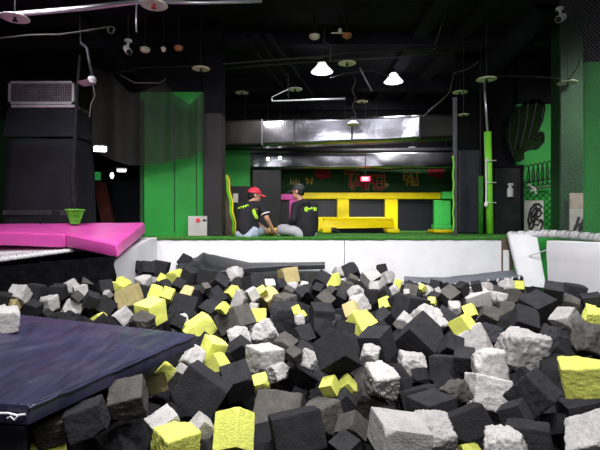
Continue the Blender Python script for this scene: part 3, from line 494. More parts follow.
# walls and pillars around the opening
struct('wall_green_left', MB().box(*wallrect(140, 204, 92, 236, 7.62, .1)), M['wallgreen'])
struct('wall_upper_left', MB().box(P(140, 92, 7.62), (P(204, 0, 7.62).x, 7.72, CEIL)), M['black'])
seam = MB()
for x in (174, 196): seam.box(*wallrect(x, x+.8, 100, 232, 7.605, .012))
seam.box(*wallrect(140, 143.5, 100, 236, 7.59, .03))
struct('trim_2', seam, M['walldark'])
pl = wallrect(203, 222, 0, 236, 7.5, .34)
struct('pillar_left', MB().box((pl[0][0], 7.5, 0), (pl[1][0], 7.84, 2.0), bevel=.012), M['pillar'])
struct('pillar_left_top', MB().box((pl[0][0], 7.5, 2.0), (pl[1][0], 7.84, CEIL)), M['black'])
struct('wall_dark_right', MB().box((P(457, 0, 9.0).x, 9.0, 0), (P(519, 0, 9.0).x, 9.1, CEIL)), M['black'])
struct('wall_green_right', MB().box((P(517, 0, 8.9).x, 8.9, 0), (P(600, 0, 8.9).x, 9.0, P(0, 104, 8.9).z)), M['wallgreen'])
struct('wall_upper_right', MB().box((P(517, 0, 8.9).x, 8.88, P(0, 104, 8.9).z), (P(620, 0, 8.9).x, 9.0, CEIL)), M['black'])
a, b_ = wallrect(561, 583, 0, 236, 7.4, .3)
struct('pillar_right', MB().box((a[0], 7.4, 0), (b_[0], 7.7, CEIL)), M['walldark'])
a, b_ = wallrect(586, 640, 62, 236, 6.1, .5)
struct('pillar_right_front', MB().box((a[0], 6.1, 0), (b_[0], 6.16, b_[2])), M['wallgreen'])
struct('pillar_right_top', MB().box((a[0], 6.1, b_[2]), (b_[0], 6.16, CEIL)), M['black'])
# ceiling beams
for i, (y0, d, hgt) in enumerate(((5.7, .22, .35), (7.9, .2, .22), (10.3, .25, .3), (12.0, .2, .35))):
    struct('beam', MB().box((-6, y0, CEIL-hgt), (6.4, y0+d, CEIL)), M['ceil'])
for x0 in (-3.6, 1.9, 2.6):
    struct('beam', MB().box((x0, 5.9, CEIL-.16), (x0+.25, 12, CEIL)), M['ceil'])

# ------------------------------------------------------------------ foam blocks
def cubesphere(n):
    vs, fs, idx = [], [], {}
    def vid(a, b, c):
        k = (a, b, c)
        if k not in idx: idx[k] = len(vs); vs.append(Vector((2*a/n-1, 2*b/n-1, 2*c/n-1)))
        return idx[k]
    for ax in range(3):
        for sd in (0, n):
            for i in range(n):
                for j in range(n):
                    q = []
                    for di, dj in ((0,0),(1,0),(1,1),(0,1)):
                        c = [0,0,0]; c[ax] = sd; c[(ax+1)%3] = i+di; c[(ax+2)%3] = j+dj; q.append(vid(*c))
                    fs.append(q if sd else q[::-1])
    return vs, fs
CS = {n: cubesphere(n) for n in (6, 9, 18, 24)}
def foam_mesh(name, dim, style, px, rnd):
    n = 24 if px > 40 else 18 if px > 26 else 9 if px > 17 else 6
    vs, fs = CS[n]
    o = Vector((rnd.uniform(-50, 50), rnd.uniform(-50, 50), rnd.uniform(-50, 50)))
    k = {'c': .05, 'r': .09, 't': .17}[style]
    e = (dim[0]+dim[1]+dim[2])/3
    cuts = []
    for _ in range({'c': 1, 'r': 2, 't': 4}[style]):
        d = Vector([rnd.choice((-1, 1))*rnd.uniform(.35, 1) for _ in range(3)]).normalized()
        cuts.append((d, rnd.uniform(1.32, 1.5) if style == 'c' else rnd.uniform(1.12, 1.4) if style == 'r' else rnd.uniform(1.02, 1.3)))
    skew = [rnd.uniform(-.07, .07) for _ in range(3)]
    out = []
    for v in vs:
        p = v.copy()
        # round the edges
        q = Vector([max(-1+k, min(1-k, c)) for c in p]); d = p-q
        if d.length > k: d = d*(k/d.length)
        p = q+d
        for dd, lim in cuts:
            t = p.dot(dd)-lim
            if t > 0: p = p-dd*t*.96
        p = Vector((p.x+skew[0]*p.z, p.y+skew[1]*p.x, p.z+skew[2]*p.y))
        a = {'c': .02, 'r': .05, 't': .07}[style]
        w = noise.fractal((p+o)*1.6, 1.0, 2.0, 3)*a
        if style != 'c':
            w += noise.fractal((p+o)*4.5, .8, 2.1, 4)*a*.75
            if style == 't':
                w -= max(0, noise.noise((p-o)*3.4)-.2)*.22
                w += (noise.turbulence((p+o)*7.5, 4, False)-.5)*.075
        p = p+p.normalized()*w
        out.append((p.x*dim[0]/2, p.y*dim[1]/2, p.z*dim[2]/2))
    me = bpy.data.meshes.new(name); me.from_pydata(out, [], fs); me.update()
    for p in me.polygons: p.use_smooth = True
    if style == 'c' or style == 'r':
        try: me.set_sharp_from_angle(angle=R(38))
        except Exception: pass
    return me
GRP = dict(k='black foam blocks in the pit', d='faded charcoal foam blocks in the pit', g='light grey foam blocks in the pit', y='lime yellow foam blocks in the pit', t='tan foam blocks in the pit')
for i, (c, st, px, pos, q, dim, lab) in enumerate(BLOCKS):
    rnd = random.Random(1000+i)
    me = foam_mesh('foam_block', dim, st, px, rnd); me.materials.append(M[c])
    o = bpy.data.objects.new('foam_block', me); COL.objects.link(o)
    o.location = pos; o.rotation_mode = 'QUATERNION'; o.rotation_quaternion = q
    tag(o, lab, 'foam block', GRP[c])
# the deeper layers nobody can count
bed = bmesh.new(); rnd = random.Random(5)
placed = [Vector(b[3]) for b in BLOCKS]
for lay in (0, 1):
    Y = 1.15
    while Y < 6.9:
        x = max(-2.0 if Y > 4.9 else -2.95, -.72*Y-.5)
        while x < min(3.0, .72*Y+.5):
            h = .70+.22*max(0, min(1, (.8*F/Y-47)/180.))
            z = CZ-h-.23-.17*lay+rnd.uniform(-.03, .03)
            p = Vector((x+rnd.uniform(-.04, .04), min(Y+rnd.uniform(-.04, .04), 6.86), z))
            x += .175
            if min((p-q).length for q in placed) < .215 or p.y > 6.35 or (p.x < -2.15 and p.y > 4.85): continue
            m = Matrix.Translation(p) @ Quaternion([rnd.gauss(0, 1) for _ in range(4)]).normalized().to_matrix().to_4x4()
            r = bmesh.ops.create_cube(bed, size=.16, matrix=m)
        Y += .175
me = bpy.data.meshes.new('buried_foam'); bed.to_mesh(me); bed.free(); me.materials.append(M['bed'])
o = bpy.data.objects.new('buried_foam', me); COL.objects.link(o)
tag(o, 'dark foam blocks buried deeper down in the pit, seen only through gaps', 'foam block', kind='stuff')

# ------------------------------------------------------------------ mats lying on the foam
def h_pt(px, py, h): return P(px, py, h*F/(py-HY))
# navy mat in the foreground
MH = .66
cA, cB = h_pt(195, 334, MH), h_pt(28, 405, MH)
cC = cB+Vector((-.75, .12, .0)); cD = h_pt(-45, 307, MH)
root = thing('crash_mat', cB, 'navy vinyl crash mat lying on the foam at left, corner pointing into the pit', 'mat')
def wr(u, v, p):
    q = Vector((u*2.2+v*.6, v*5-u*2.6, 3.1))
    e = min(u, 1-u, v, 1-v)
    r1 = 1-abs(noise.noise(Vector((p.x*4.2+noise.noise(p*1.5)*.9, p.y*1.1, 1.7))))*3.2
    r2 = noise.noise(Vector((p.x*9, p.y*2.2, 5.7)))
    return Vector((0, 0, (max(0, r1)**2*.022+r2*.008+noise.noise(q)*.012)*min(1, e*6)))
rows = sample_grid([[cC, cB], [cD, cA]], 110, 90, wr)
MB().grid(rows, (0, 0, -.075)).build('cover', M['navy'], root, smooth=True, bevel=.012)
ev = [lerp(cB, cA, t/24)+Vector((random.uniform(-.002, .002), random.uniform(-.002, .002), -.014+random.uniform(-.003, .003))) for t in range(25)]
MB().tube(ev, .008).build('piping', M['navy'], root, smooth=True)
z = MB(); base = cB+Vector((-.005, -.008, -.03))
z.tube([base, base+Vector((-.03, .0, -.004)), base+Vector((-.06, 0, .004)), base+Vector((-.10, .004, .002))], .004)
z.tube([base+Vector((-.025, -.004, -.004)), base+Vector((-.035, -.006, -.018)), base+Vector((-.05, -.004, -.006)), base+Vector((-.062, -.004, -.012))], .003)
z.build('torn_white_lining', M['whitep'], root)['label'] = 'torn white lining thread at the near corner'
fl = sample_grid([[cB+Vector((-.02, .015, -.07)), cC+Vector((0, 0, -.07))], [cB+Vector((-.06, .05, -.42)), cC+Vector((0, .03, -.42))]], 12, 8, lambda u, v, p: Vector((0, noise.noise(p*6)*.02, 0)))
MB().grid(fl, (0, .015, 0)).build('side_flap', M['matblack'], root, smooth=True)
# folded black mat under the two people
root = thing('crash_mat', P(250, 268, 6.5), 'creased black mat draped on the foam along the white wall below the two people', 'mat')
back = [P(176, 265, 6.80), P(190, 259, 6.86), P(204, 252.5, 6.90), P(224, 257, 6.90), P(250, 262.5, 6.88), P(290, 262.3, 6.86), P(325, 261.8, 6.84)]
front = [P(178, 268, 6.35), P(188, 268.5, 6.3), P(205, 270, 6.25), P(222, 270.5, 6.2), P(250, 267, 6.2), P(290, 264.6, 6.25), P(325, 263.8, 6.3)]
rows = sample_grid([front, back], 72, 14, lambda u, v, p: Vector((0, 0, (noise.noise(Vector((u*14, v*3+u*6, 2)))*.05)*max(0, 1-u*1.9))))
MB().grid(rows, lambda p: Vector((0, .0, -.075))).build('cover', M['matblack'], root, smooth=True, bevel=.01)
MB().tube([p+Vector((0, -.004, -.012)) for p in rows[0]], .007).build('piping', M['matgrey'], root)
# slate mat at the right
root = thing('crash_mat', P(460, 284, 6.5), 'slate grey mat with laced front edge lying against the white wall below the green pole', 'mat')
back = [P(404, 276, 6.88), P(425, 277.3, 6.88), P(445, 277, 6.88), P(475, 274, 6.88), P(500, 270.5, 6.88), P(517, 270, 6.88)]
front = [P(404, 280, 6.45), P(420, 283, 6.45), P(445, 285, 6.45), P(470, 282, 6.45), P(500, 278.5, 6.45), P(523, 276, 6.45)]
rows = sample_grid([front, back], 50, 8, lambda u, v, p: Vector((0, 0, noise.noise(p*5)*.008)))
MB().grid(rows, (0, 0, -.13)).build('cover', M['matgrey'], root, smooth=True, bevel=.01)
fr = [r-Vector((0, .012, .03)) for r in rows[0]]
MB().grid([[p+Vector((0, 0, .012)) for p in fr], [p-Vector((0, 0, .11)) for p in fr]], (0, .008, 0)).build('front_edge', M['matblack'], root)['label'] = 'black front edge'
for i in range(6, 50, 3):
    lc = MB(); p = fr[i]; lc.obox(p+Vector((0, -.008, .012)), (.024, .012, .05), Matrix.Rotation(random.uniform(-.4, .4), 3, 'Y'), .004)
    lc.build('lacing_loop', M['whitep'], root)['label'] = 'white lacing loop'
# ------------------------------------------------------------------ left: pink pad, trampoline, tower
root = thing('edge_pad', P(90, 240, 6.0), 'long hot pink padded cushion over the trampoline edge, right end drooping', 'pad')
c0b, c0f = P(-70, 224.2, 6.9), P(-70, 230.3, 5.7)
c1b, c1f = P(40, 223.2, 6.9), P(65, 234, 5.55)
c2b, c2f = P(144.5, 222.4, 6.9), P(116, 244.6, 5.1)
th = lambda p: Vector((.01, .02, -.165+.02*max(0, p.x+2.9)))
fn = lambda u, v, p: Vector((0, 0, .006*noise.noise(p*3)-.03*max(0, .06-abs(u-0)*1)*0))
rl = sample_grid([[c0f, c1f], [c0b, c1b]], 30, 10, fn); rr = sample_grid([[c1f, c2f], [c1b, c2b]], 20, 10, fn)
MB().grid(rl, th).build('pad_cover', M['pink'], root, smooth=True, bevel=.02)
MB().grid([[p+Vector((.004, 0, 0)) for p in r] for r in rr], th).build('drooping_end', M['pink'], root, smooth=True, bevel=.02)
e0, e1 = P(74, 250, 5.62), P(0, 260, 5.2)
e2 = e1+(e1-e0)*1.1
root = thing('trampoline', lerp(e0, e1, .5), 'white mesh trampoline bed with laced white rim beside the pit at left', 'trampoline')
inl = lambda p: p+Vector((-1.9, .9, .03))
rows = sample_grid([[inl(e2), e2], [inl(e0), e0]], 12, 20, lambda u, v, p: Vector((0, 0, .015)))
MB().grid(rows, (0, 0, -.012)).build('bed', M['whitemesh'], root, smooth=True)
rp = [lerp(e2, e0, t/60)+Vector((0, 0, noise.noise(Vector((t*.9, 0, 0)))*.006)) for t in range(61)]
MB().tube(rp, .026).build('rim', M['whitemesh'], root, smooth=True)
lc = MB()
for t in range(0, 60, 2): lc.tube([rp[t]+Vector((-.02, 0, .03)), rp[t]+Vector((.03, 0, .0)), rp[t]+Vector((.02, 0, -.045))], .004, 5)
lc.build('lacing', M['netblack'], root)['kind'] = 'stuff'
lc = MB()
for t in range(0, 60): lc.obox(rp[t]+Vector((-.16, .08, .03)), (.016, .010, .004))
lc.build('stitching', M['netblack'], root)['kind'] = 'stuff'
rows = sample_grid([[e2, P(114, 254, 5.14)], [e2+Vector((.04, 0, -.95)), P(114, 330, 5.10)]], 60, 24, lambda u, v, p: Vector((noise.noise(p*7)*.05+.03*math.sin(u*40), 0, -.02)))
MB().grid(rows).build('skirt', M['skirt'], root, smooth=True)
sp = [P(0, 293, 5.0), P(10, 289, 5.05), P(20, 281, 5.12), P(27, 272, 5.18), P(31.5, 265, 5.2)]
sb = MB(); sb.grid([[p+Vector((.0, -.10, .0)) for p in sp], [p+Vector((.035, -.10, .012)) for p in sp]], (.004, 0, .004))
tag(sb.build('webbing_strap', M['strap'], smooth=True), 'navy webbing strap curving down the black trampoline skirt', 'strap')
# tower with vent
YT = 7.0
x0 = P(8, 0, YT).x; x1 = P(74, 0, YT).x
root = thing('vent_tower', ((x0+x1)/2, 7.4, 0), 'dark screened tower with a pale lattice vent on top behind the pink pad', 'tower')
zt, zb = P(0, 81, YT).z, P(0, 104, YT).z
MB().box((x0, YT+.04, zb), (x1+.02, YT+.6, zt), bevel=.02).build('vent_box', M['duct'], root)
fr = MB()
for lo, hi in (((x0, YT, zb), (x1, YT+.05, zb+.035)), ((x0, YT, zt-.035), (x1, YT+.05, zt)), ((x0, YT, zb), (x0+.035, YT+.05, zt)), ((x1-.035, YT, zb), (x1, YT+.05, zt))): fr.box(lo, hi)
fr.build('vent_frame', M['vent'], root)
lv = MB(); n = 26
for i in range(n):
    x = lerp(x0+.04, x1-.04, i/(n-1)); lv.box((x-.006, YT+.02, zb+.03), (x+.006, YT+.035, zt-.03))
for i in range(9):
    zz = lerp(zb+.05, zt-.05, i/8); lv.box((x0+.03, YT+.015, zz-.006), (x1-.03, YT+.03, zz+.006))
lv.build('lattice', M['louvre'], root)
MB().box((x0+.03, YT+.038, zb+.03), (x1-.03, YT+.05, zt-.03)).build('back_plate', M['slate'], root)
MB().box((x0+.06, YT-.03, zb-.06), (x1+.04, YT+.1, zb-.015), bevel=.01).build('ledge', M['vent'], root)
za, zc = P(0, 108, YT).z, P(0, 137, YT).z
MB().grid(sample_grid([[Vector((x0, YT, za)), Vector((x1, YT, za)), Vector((x1+.05, YT+.45, za))], [Vector((x0-.06, YT-.05, zc)), Vector((x1+.03, YT-.05, zc)), Vector((x1+.12, YT+.5, zc))]], 20, 8), (0, .03, 0)).build('upper_screen', M['slate'], root)
MB().grid(sample_grid([[Vector((x0, YT-.01, zc-.03)), Vector((x1+.03, YT-.01, zc-.03)), Vector((x1+.06, YT+.5, zc-.03))], [Vector((x0-.08, YT-.03, .0)), Vector((x1+.05, YT-.03, .0)), Vector((x1+.12, YT+.5, .0))]], 20, 12, lambda u, v, p: Vector((0, noise.noise(p*2.5)*.03, 0))), (0, .03, 0)).build('lower_screen', M['slate'], root, smooth=True)
MB().box((x0-.05, YT-.045, P(0, 215, YT).z), (x1+.02, YT-.03, P(0, 210, YT).z)).build('hem_band', M['steel'], root)
# net rope curtain gathered over the basket
rp = [P(80, 55, 6.6), P(77, 95, 6.6), P(75, 140, 6.6), P(73, 180, 6.6), P(75, 212, 6.6)]
pts = sample_grid([rp], 1, 1) if False else [lerp(rp[int(t)], rp[min(int(t)+1, 4)], t-int(t)) for t in [i*4/40 for i in range(41)]]
tag(MB().tube(pts, [.02+.025*abs(math.sin(i*.9))*(i/40) for i in range(41)], 7).build('gathered_net', M['netblack'], smooth=True), 'black netting gathered into a hanging rope before the dark tower', 'net')
root = thing('wire_basket', P(75, 222, 6.6), 'small lime green wire basket at the foot of the black netting', 'basket')
bk = MB(); c = P(75, 224, 6.6); H = .20
for k in range(22):
    a = k*2*math.pi/22; d1 = Vector((math.cos(a), math.sin(a), 0)); a2 = a+.4; d2 = Vector((math.cos(a2), math.sin(a2), 0)); a3 = a-.4; d3 = Vector((math.cos(a3), math.sin(a3), 0))
    bk.tube([c+d1*.055, c+d2*.12+Vector((0, 0, H))], .006, 5); bk.tube([c+d1*.055, c+d3*.12+Vector((0, 0, H))], .006, 5)
bk.build('wire_sides', M['basket'], root)
MB().tube([c+Vector((math.cos(k*.3)*.125, math.sin(k*.3)*.125, H)) for k in range(21)], .014, 6, closed=True).build('rim', M['basket'], root)
MB().lathe(c, [(0, 0), (.055, 0), (.055, .012), (0, .012)]).build('base', M['basket'], root)
# things seen down the left corridor
tag(MB().grid(sample_grid([[P(93, 182, 9.0), P(104, 182, 9.0)], [P(101, 222, 9.0), P(113, 222, 9.0)]], 2, 12), (0, .1, 0)).build('lattice_ramp', M['rust']), 'dark red latticed panel leaning in the left corridor', 'panel')
tag(MB().box(*wallrect(92, 100, 172, 180, 11.0, .05)).build('exit_sign', mat('green lit sign', (.03, .35, .08), .5, emis=.35)), 'small square green sign glowing in the left corridor', 'sign')
def tube_lamp(px0, px1, py, Y, lab, m='lampw', th=.05):
    root = thing('fluorescent_lamp', P((px0+px1)/2, py, Y), lab, 'lamp')
    a, b = P(px0, py, Y), P(px1, py, Y)
    MB().box((a.x, Y, a.z+.01), (b.x, Y+.16, a.z+.05)).build('housing', M['shade'], root)
    MB().box((a.x+.02, Y+.02, a.z-th), (b.x-.02, Y+.14, a.z+.01), bevel=.01).build('diffuser', M[m], root)
    top = P((px0+px1)/2, py, Y); MB().tube([top+Vector((0, .08, .04)), Vector((top.x, Y+.08, CEIL))], .008).build('hanger', M['pipe'], root)
tube_lamp(91.5, 105, 146.5, 9.6, 'bright white strip lamp beside the dark tower', th=.09)
tube_lamp(116, 125, 169.5, 12.5, 'smaller strip lamp deep in the left corridor', 'lampd')
tag(MB().ball(P(112, 175.5, 12), .05, (1, .6, 1.6)).build('globe_lamp', M['lampd'], smooth=True), 'small round lamp deep in the left corridor', 'lamp')
MBc = MB().box(*wallrect(112, 141, 181, 226, 11.6, .06))
tag(MBc.build('dark_screen', M['slate']), 'dark mesh screen closing the left corridor', 'screen')
# dark net drape above the green wall
rows = sample_grid([[P(92, 66, 7.3), P(112, 74, 7.3), P(128, 92, 7.3), P(146, 92, 7.3), P(164, 80, 7.3), P(176, 96, 7.3), P(190, 104, 7.3), P(205, 92, 7.3)], [P(92, 150, 7.3), P(112, 160, 7.3), P(128, 165, 7.3), P(146, 165, 7.3), P(164, 163, 7.3), P(176, 160, 7.3), P(190, 158, 7.3), P(205, 150, 7.3)]], 40, 12, lambda u, v, p: Vector((0, .05*math.sin(u*25), 0)))
tag(MB().grid(rows).build('net_drape', M['drape'], smooth=True), 'dark scalloped net drape hanging over the top of the green wall at left', 'net')
# grey sign against the green wall
root = thing('direction_sign', P(197, 232, 7.45), 'grey board sign with red round symbol at the foot of the green wall', 'sign')
MB().box(*wallrect(188, 207, 216, 236, 7.44, .03), bevel=.006).build('board', M['signgrey'], root)
s_ = P(198, 220.3, 7.435)
MB().lathe(s_, [(0, 0), (.035, 0), (.035, .008), (0, .008)], mtx=Matrix.Rotation(R(90), 3, 'X')).build('red_symbol', M['capred'], root)
am = MB(); s_ = P(203.5, 220.3, 7.433); am.poly([s_+Vector((-.02, 0, 0)), s_+Vector((.015, 0, .03)), s_+Vector((.015, 0, .012)), s_+Vector((.05, 0, .012)), s_+Vector((.05, 0, -.012)), s_+Vector((.015, 0, -.012)), s_+Vector((.015, 0, -.03))])
am.build('arrow', M['ink'], root)

# ------------------------------------------------------------------ back room seen through the opening
YB = 11.9
def rect(mb, px0, px1, yt, yb, Y, th, bev=.02): 
    lo, hi = wallrect(px0, px1, yt, yb, Y, th); mb.box(lo, hi, bevel=bev); return mb
root = thing('wall_trampoline', P(385, 230, YB), 'yellow padded wall frame with three black trampoline beds in the back room', 'trampoline wall')
rect(MB(), 298, 442, 192.5, 199, YB-.1, .2).build('top_rail', M['yellow'], root)
for a, b in ((298, 304), (337, 349), (385, 398)): rect(MB(), a, b, 198.5, 231, YB-.08, .18).build('post', M['yellow'], root)
rect(MB(), 304, 386, 217, 231, YB-.06, .16).build('sill', M['yellow'], root)
for a, b, yb in ((304, 337, 225), (349, 385, 218), (398, 436, 231)): rect(MB(), a, b, 198, yb, YB+.06, .03, 0).build('trampoline_bed', M['bedmesh'], root)
root = thing('wall_trampoline', P(287, 230, YB), 'hot pink padded wall frame between the two people in the back room', 'trampoline wall')
rect(MB(), 276, 299, 194, 200, YB-.3, .2).build('top_rail', M['pink'], root)
rect(MB(), 289, 298, 199.5, 231, YB-.28, .18).build('post', M['pink'], root)
rect(MB(), 277, 289.5, 199, 231, YB-.16, .03, 0).build('trampoline_bed', M['bedmesh'], root)
root = thing('corner_pad', P(444, 230, YB), 'green padded block at the right end of the yellow frame', 'pad')
rect(MB(), 442.5, 455, 191.5, 199, YB-.3, .2).build('top_block', M['green'], root)
rect(MB(), 434.5, 451, 200, 224.5, YB-.24, .16).build('upright_pad', M['green'], root)
rect(MB(), 434, 452, 224.5, 229.5, YB-.34, .26).build('foot_pad', M['green'], root)
root = thing('floor_bolster', P(358, 231, 9.6), 'long yellow padded box lying in front of the yellow frame', 'pad')
a, b = wallrect(321, 395, 218, 229, 9.5, .6)
MB().grid([[Vector((a[0]-.03, 9.5, a[2])), Vector((b[0], 9.5, a[2]+.03))], [Vector((a[0]+.06, 9.62, b[2]-.06)), Vector((b[0]+.0, 9.62, b[2]-.06))], [Vector((a[0]+.07, 9.7, b[2])), Vector((b[0], 9.7, b[2]))], [Vector((a[0]+.07, 10.1, b[2])), Vector((b[0], 10.1, b[2]))]], (0, .25, -.02)).build('cover', M['yellow'], root, bevel=.012)
MB().box((a[0]+.15, 9.56, 0), (b[0]-.1, 10.1, a[2]-.0)).build('base', M['black'], root)
def floor_pad(px0, px1, yt, yb, Y, lab):
    lo, hi = wallrect(px0, px1, yt, yb, Y, .5)
    tag(MB().box((lo[0], lo[1], .0), hi, bevel=.025).build('floor_pad', M['yellow']), lab, 'pad')
floor_pad(322, 334, 227.5, 233, 9.2, 'small yellow pad at the left end of the long yellow bolster')
floor_pad(387, 400, 228.8, 233, 9.2, 'small yellow pad at the right end of the long yellow bolster')
floor_pad(434, 455, 229.6, 233, 9.2, 'low yellow pad below the green padded block')
floor_pad(266, 291, 228.2, 235, 7.75, 'low yellow pad between the two sitting people')
root = thing('wheel_roller', P(334, 230, 9.1), 'small black roller at the left end of the long yellow bolster', 'roller')
MB().lathe(P(334, 230, 9.1), [(0, -.05), (.045, -.05), (.05, -.04), (.05, .04), (.045, .05), (0, .05)], mtx=Matrix.Rotation(R(90), 3, 'Y')).build('drum', M['ink'], root)
MB().tube([P(333, 230, 9.1), P(340, 231.5, 9.1)], .012).build('axle', M['steel'], root)
# graffiti
def text(body, c, size, m, parent, name, off=0., sx=1., shear=0., depth=.004):
    cu = bpy.data.curves.new(name, 'FONT'); cu.body = body; cu.size = size; cu.align_x = 'CENTER'; cu.align_y = 'CENTER'; cu.offset = off; cu.extrude = depth; cu.shear = shear
    cu.space_character = .92
    o = bpy.data.objects.new(name, cu); COL.objects.link(o); o.data.materials.append(m)
    o.location = c; o.rotation_euler = (R(90), 0, 0); o.scale = (sx, 1, 1)
    me = bpy.data.meshes.new_from_object(o.evaluated_get(bpy.context.evaluated_depsgraph_get())); me.name = name
    q = bpy.data.objects.new(name, me); COL.objects.link(q); q.location = o.location; q.rotation_euler = o.rotation_euler; q.scale = o.scale
    if not me.materials: me.materials.append(m)
    bpy.data.objects.remove(o); q.name = name
    q.parent = parent; q.matrix_parent_inverse = Matrix.Translation(-parent.location)
    return q
root = thing('graffiti', P(366, 182, 12.18), 'dark red spray graffiti reading TAIPEI with pale outline on the back wall', 'graffiti')
xs = [(350.5, 180, .60, 'T'), (358.5, 183, .58, 'A'), (364.3, 182.3, .56, 'I'), (370.2, 183, .60, 'P'), (377.5, 183.2, .56, 'E'), (383.6, 181.5, .58, 'I')]
for px, py, sz, ch in xs:
    text(ch, P(px, py, 12.17), sz, M['grafl'], root, 'letter_outline', .018, .92); text(ch, P(px, py, 12.155), sz, M['graf'], root, 'letter', .004, .92)
st = MB(); c = P(386.5, 185, 12.16)
st.poly([c+Vector((math.cos(k*math.pi/5+1.57)*(.09 if k%2==0 else .04), 0, math.sin(k*math.pi/5+1.57)*(.09 if k%2==0 else .04))) for k in range(10)])
st.build('star', M['grafl'], root)
root = thing('graffiti', P(411, 180, 12.18), 'small tan spray graffiti reading EAT ME! right of the red letters', 'graffiti')
text('EAT', P(411, 176.5, 12.16), .30, M['graft'], root, 'upper_word', .006, .9, .1); text('ME!', P(412.5, 182.5, 12.16), .27, M['graft'], root, 'lower_word', .006, .9)
def blot(px, py, w, h, m, lab, n=18, seed=1, Y=12.18):
    r = random.Random(seed); c = P(px, py, Y); s = Y/F
    g = MB(); g.poly([c+Vector((math.cos(k*2*math.pi/n)*w*s/2*r.uniform(.7, 1.15), 0, math.sin(k*2*math.pi/n)*h*s/2*r.uniform(.7, 1.15))) for k in range(n)])
    tag(g.build('spray_blot', m), lab, 'graffiti')
blot(437, 171, 19, 15, M['graf'], 'dark red spray blot on the back wall near the green pad', seed=3)
blot(323, 173.5, 17, 13, M['graf'], 'dark red spray blot on the back wall above the black cap', seed=4)
g = MB(); c = P(309.5, 181, 12.17)
for sx in (-1, 1): g.poly([c, c+Vector((sx*.09, 0, .11)), c+Vector((sx*.12, 0, .02))]); g.poly([c, c+Vector((sx*.10, 0, -.02)), c+Vector((sx*.05, 0, -.10))])
tag(g.build('butterfly_drawing', M['graft']), 'small orange butterfly drawing on the green back wall', 'graffiti')
g = MB(); c = P(294, 181.5, 12.17)
for k in range(4): g.poly([c+Vector((-.12+k*.07, 0, -.08)), c+Vector((-.08+k*.07, 0, .12-.03*(k % 2))), c+Vector((-.05+k*.07, 0, -.08))])
tag(g.build('tuft_drawing', M['grafl']), 'small pale spiky drawing on the green back wall beside the black cap', 'graffiti')
root = thing('lit_sign', P(365.5, 178.5, 11.0), 'small glowing red sign hanging before the red letters', 'sign')
rect(MB(), 361, 370, 176.6, 181.2, 11.0, .05, .008).build('sign_box', M['led'], root)
rect(MB(), 362.2, 367.8, 177.9, 180.0, 10.98, .015, 0).build('lit_letters', M['ledw'], root)
MB().tube([P(365.5, 177, 11.02), Vector((P(365.5, 177, 11.02).x, 11.02, CEIL))], .006).build('hanger', M['pipe'], root)
# left side of the opening
root = thing('padded_board', P(257, 232, 10.2), 'tall black padded boards standing behind the red capped person', 'board')
rect(MB(), 228, 252, 186, 232, 10.25, .06, .01).build('left_panel', M['board'], root)
rect(MB(), 252.4, 281, 170, 232, 10.15, .06, .01).build('right_panel', M['board'], root)
tag(rect(MB(), 233, 238, 193.5, 202.5, 10.22, .01, 0).build('paper_notice', M['paper']), 'pale paper notice stuck on the black board', 'notice')
struct('wall_inner_green', MB().box(*wallrect(224, 250, 150, 186.5, 10.4, .08)), M['wallgreen'])
root = thing('leaning_panel', P(228, 232, 8.0), 'brown panel with wavy lime edge leaning behind the grey pillar', 'panel')
MB().grid(sample_grid([[P(219, 176, 8.0), P(230, 176, 8.0)], [P(219, 204, 8.0), P(231, 204, 8.0)], [P(219, 236, 8.0), P(233, 236, 8.0)]], 3, 10), (0, .04, 0)).build('panel_board', M['brown'], root)
ed = [P(224.5+3*(t/20)**.5*1.2+6*(t/20)+.7*math.sin(t*.9), 175+60*t/20, 7.96) for t in range(21)]
MB().tube(ed, .022).build('lime_edge', M['limepad'], root, smooth=True)
MB().grid([[p+Vector((.025, .01, 0)) for p in ed], [p+Vector((.05, .01, 0)) for p in ed]], (0, .02, 0)).build('pink_edge', M['yellow'], root)
# ducts
def duct(name, px0, px1, yt0, yb0, Y0, yt1, yb1, Y1, dep, m, lab, cat='duct'):
    a = [P(px0, yb0, Y0), P(px0, yt0, Y0)]; b = [P(px1, yb1, Y1), P(px1, yt1, Y1)]
    rows = sample_grid([[a[0], b[0]], [a[1], b[1]]], 60, 10, lambda u, v, p: Vector((0, noise.noise(p*1.5)*.05, noise.noise(p*2+Vector((9, 0, 0)))*.012)))
    return tag(MB().grid(rows, (0, dep, 0)).build(name, m, smooth=True), lab, cat)
D1 = [(205, 121.5, 146, 9.9), (262, 119.5, 144.6, 9.7), (294, 118.7, 143.6, 9.58), (352, 117, 141.5, 9.38), (420, 115, 138.5, 9.12), (458, 114, 136, 9.0)]
root = thing('air_duct', P(330, 143, 9.4), 'long metal air duct crossing above the opening, crumpled foil in its middle', 'duct')
for i in range(5):
    a, b = D1[i], D1[i+1]
    o = duct('duct_section', a[0], b[0], a[1], a[2], a[3], b[1], b[2], b[3], .5, M['foil'] if i in (1, 2, 3) else M['duct'], '')
    del o['label']; del o['category']
    o.parent = root; o.matrix_parent_inverse = Matrix.Translation(-root.location)
    if i in (1, 2, 3): o['label'] = 'shiny crumpled foil duct section'
for k, (px, yt, yb, Y) in enumerate(D1[1:5]):
    a = P(px, yb+.5, Y-.03); b = P(px, yt-.5, Y-.03); MB().box((a.x-.012, a.y, a.z), (a.x+.012, a.y+.02, b.z)).build('seam', M['steel'], root)
duct('air_duct', 222, 456, 153, 168, 11.3, 152, 167, 11.0, .5, M['foil'], 'second foil duct further back above the graffiti wall')
tag(MB().tube([P(222, 151, 10.8), P(456, 150, 10.6)], .06).build('black_pipe', M['pipe'], smooth=True), 'dark pipe running between the two ducts', 'pipe')
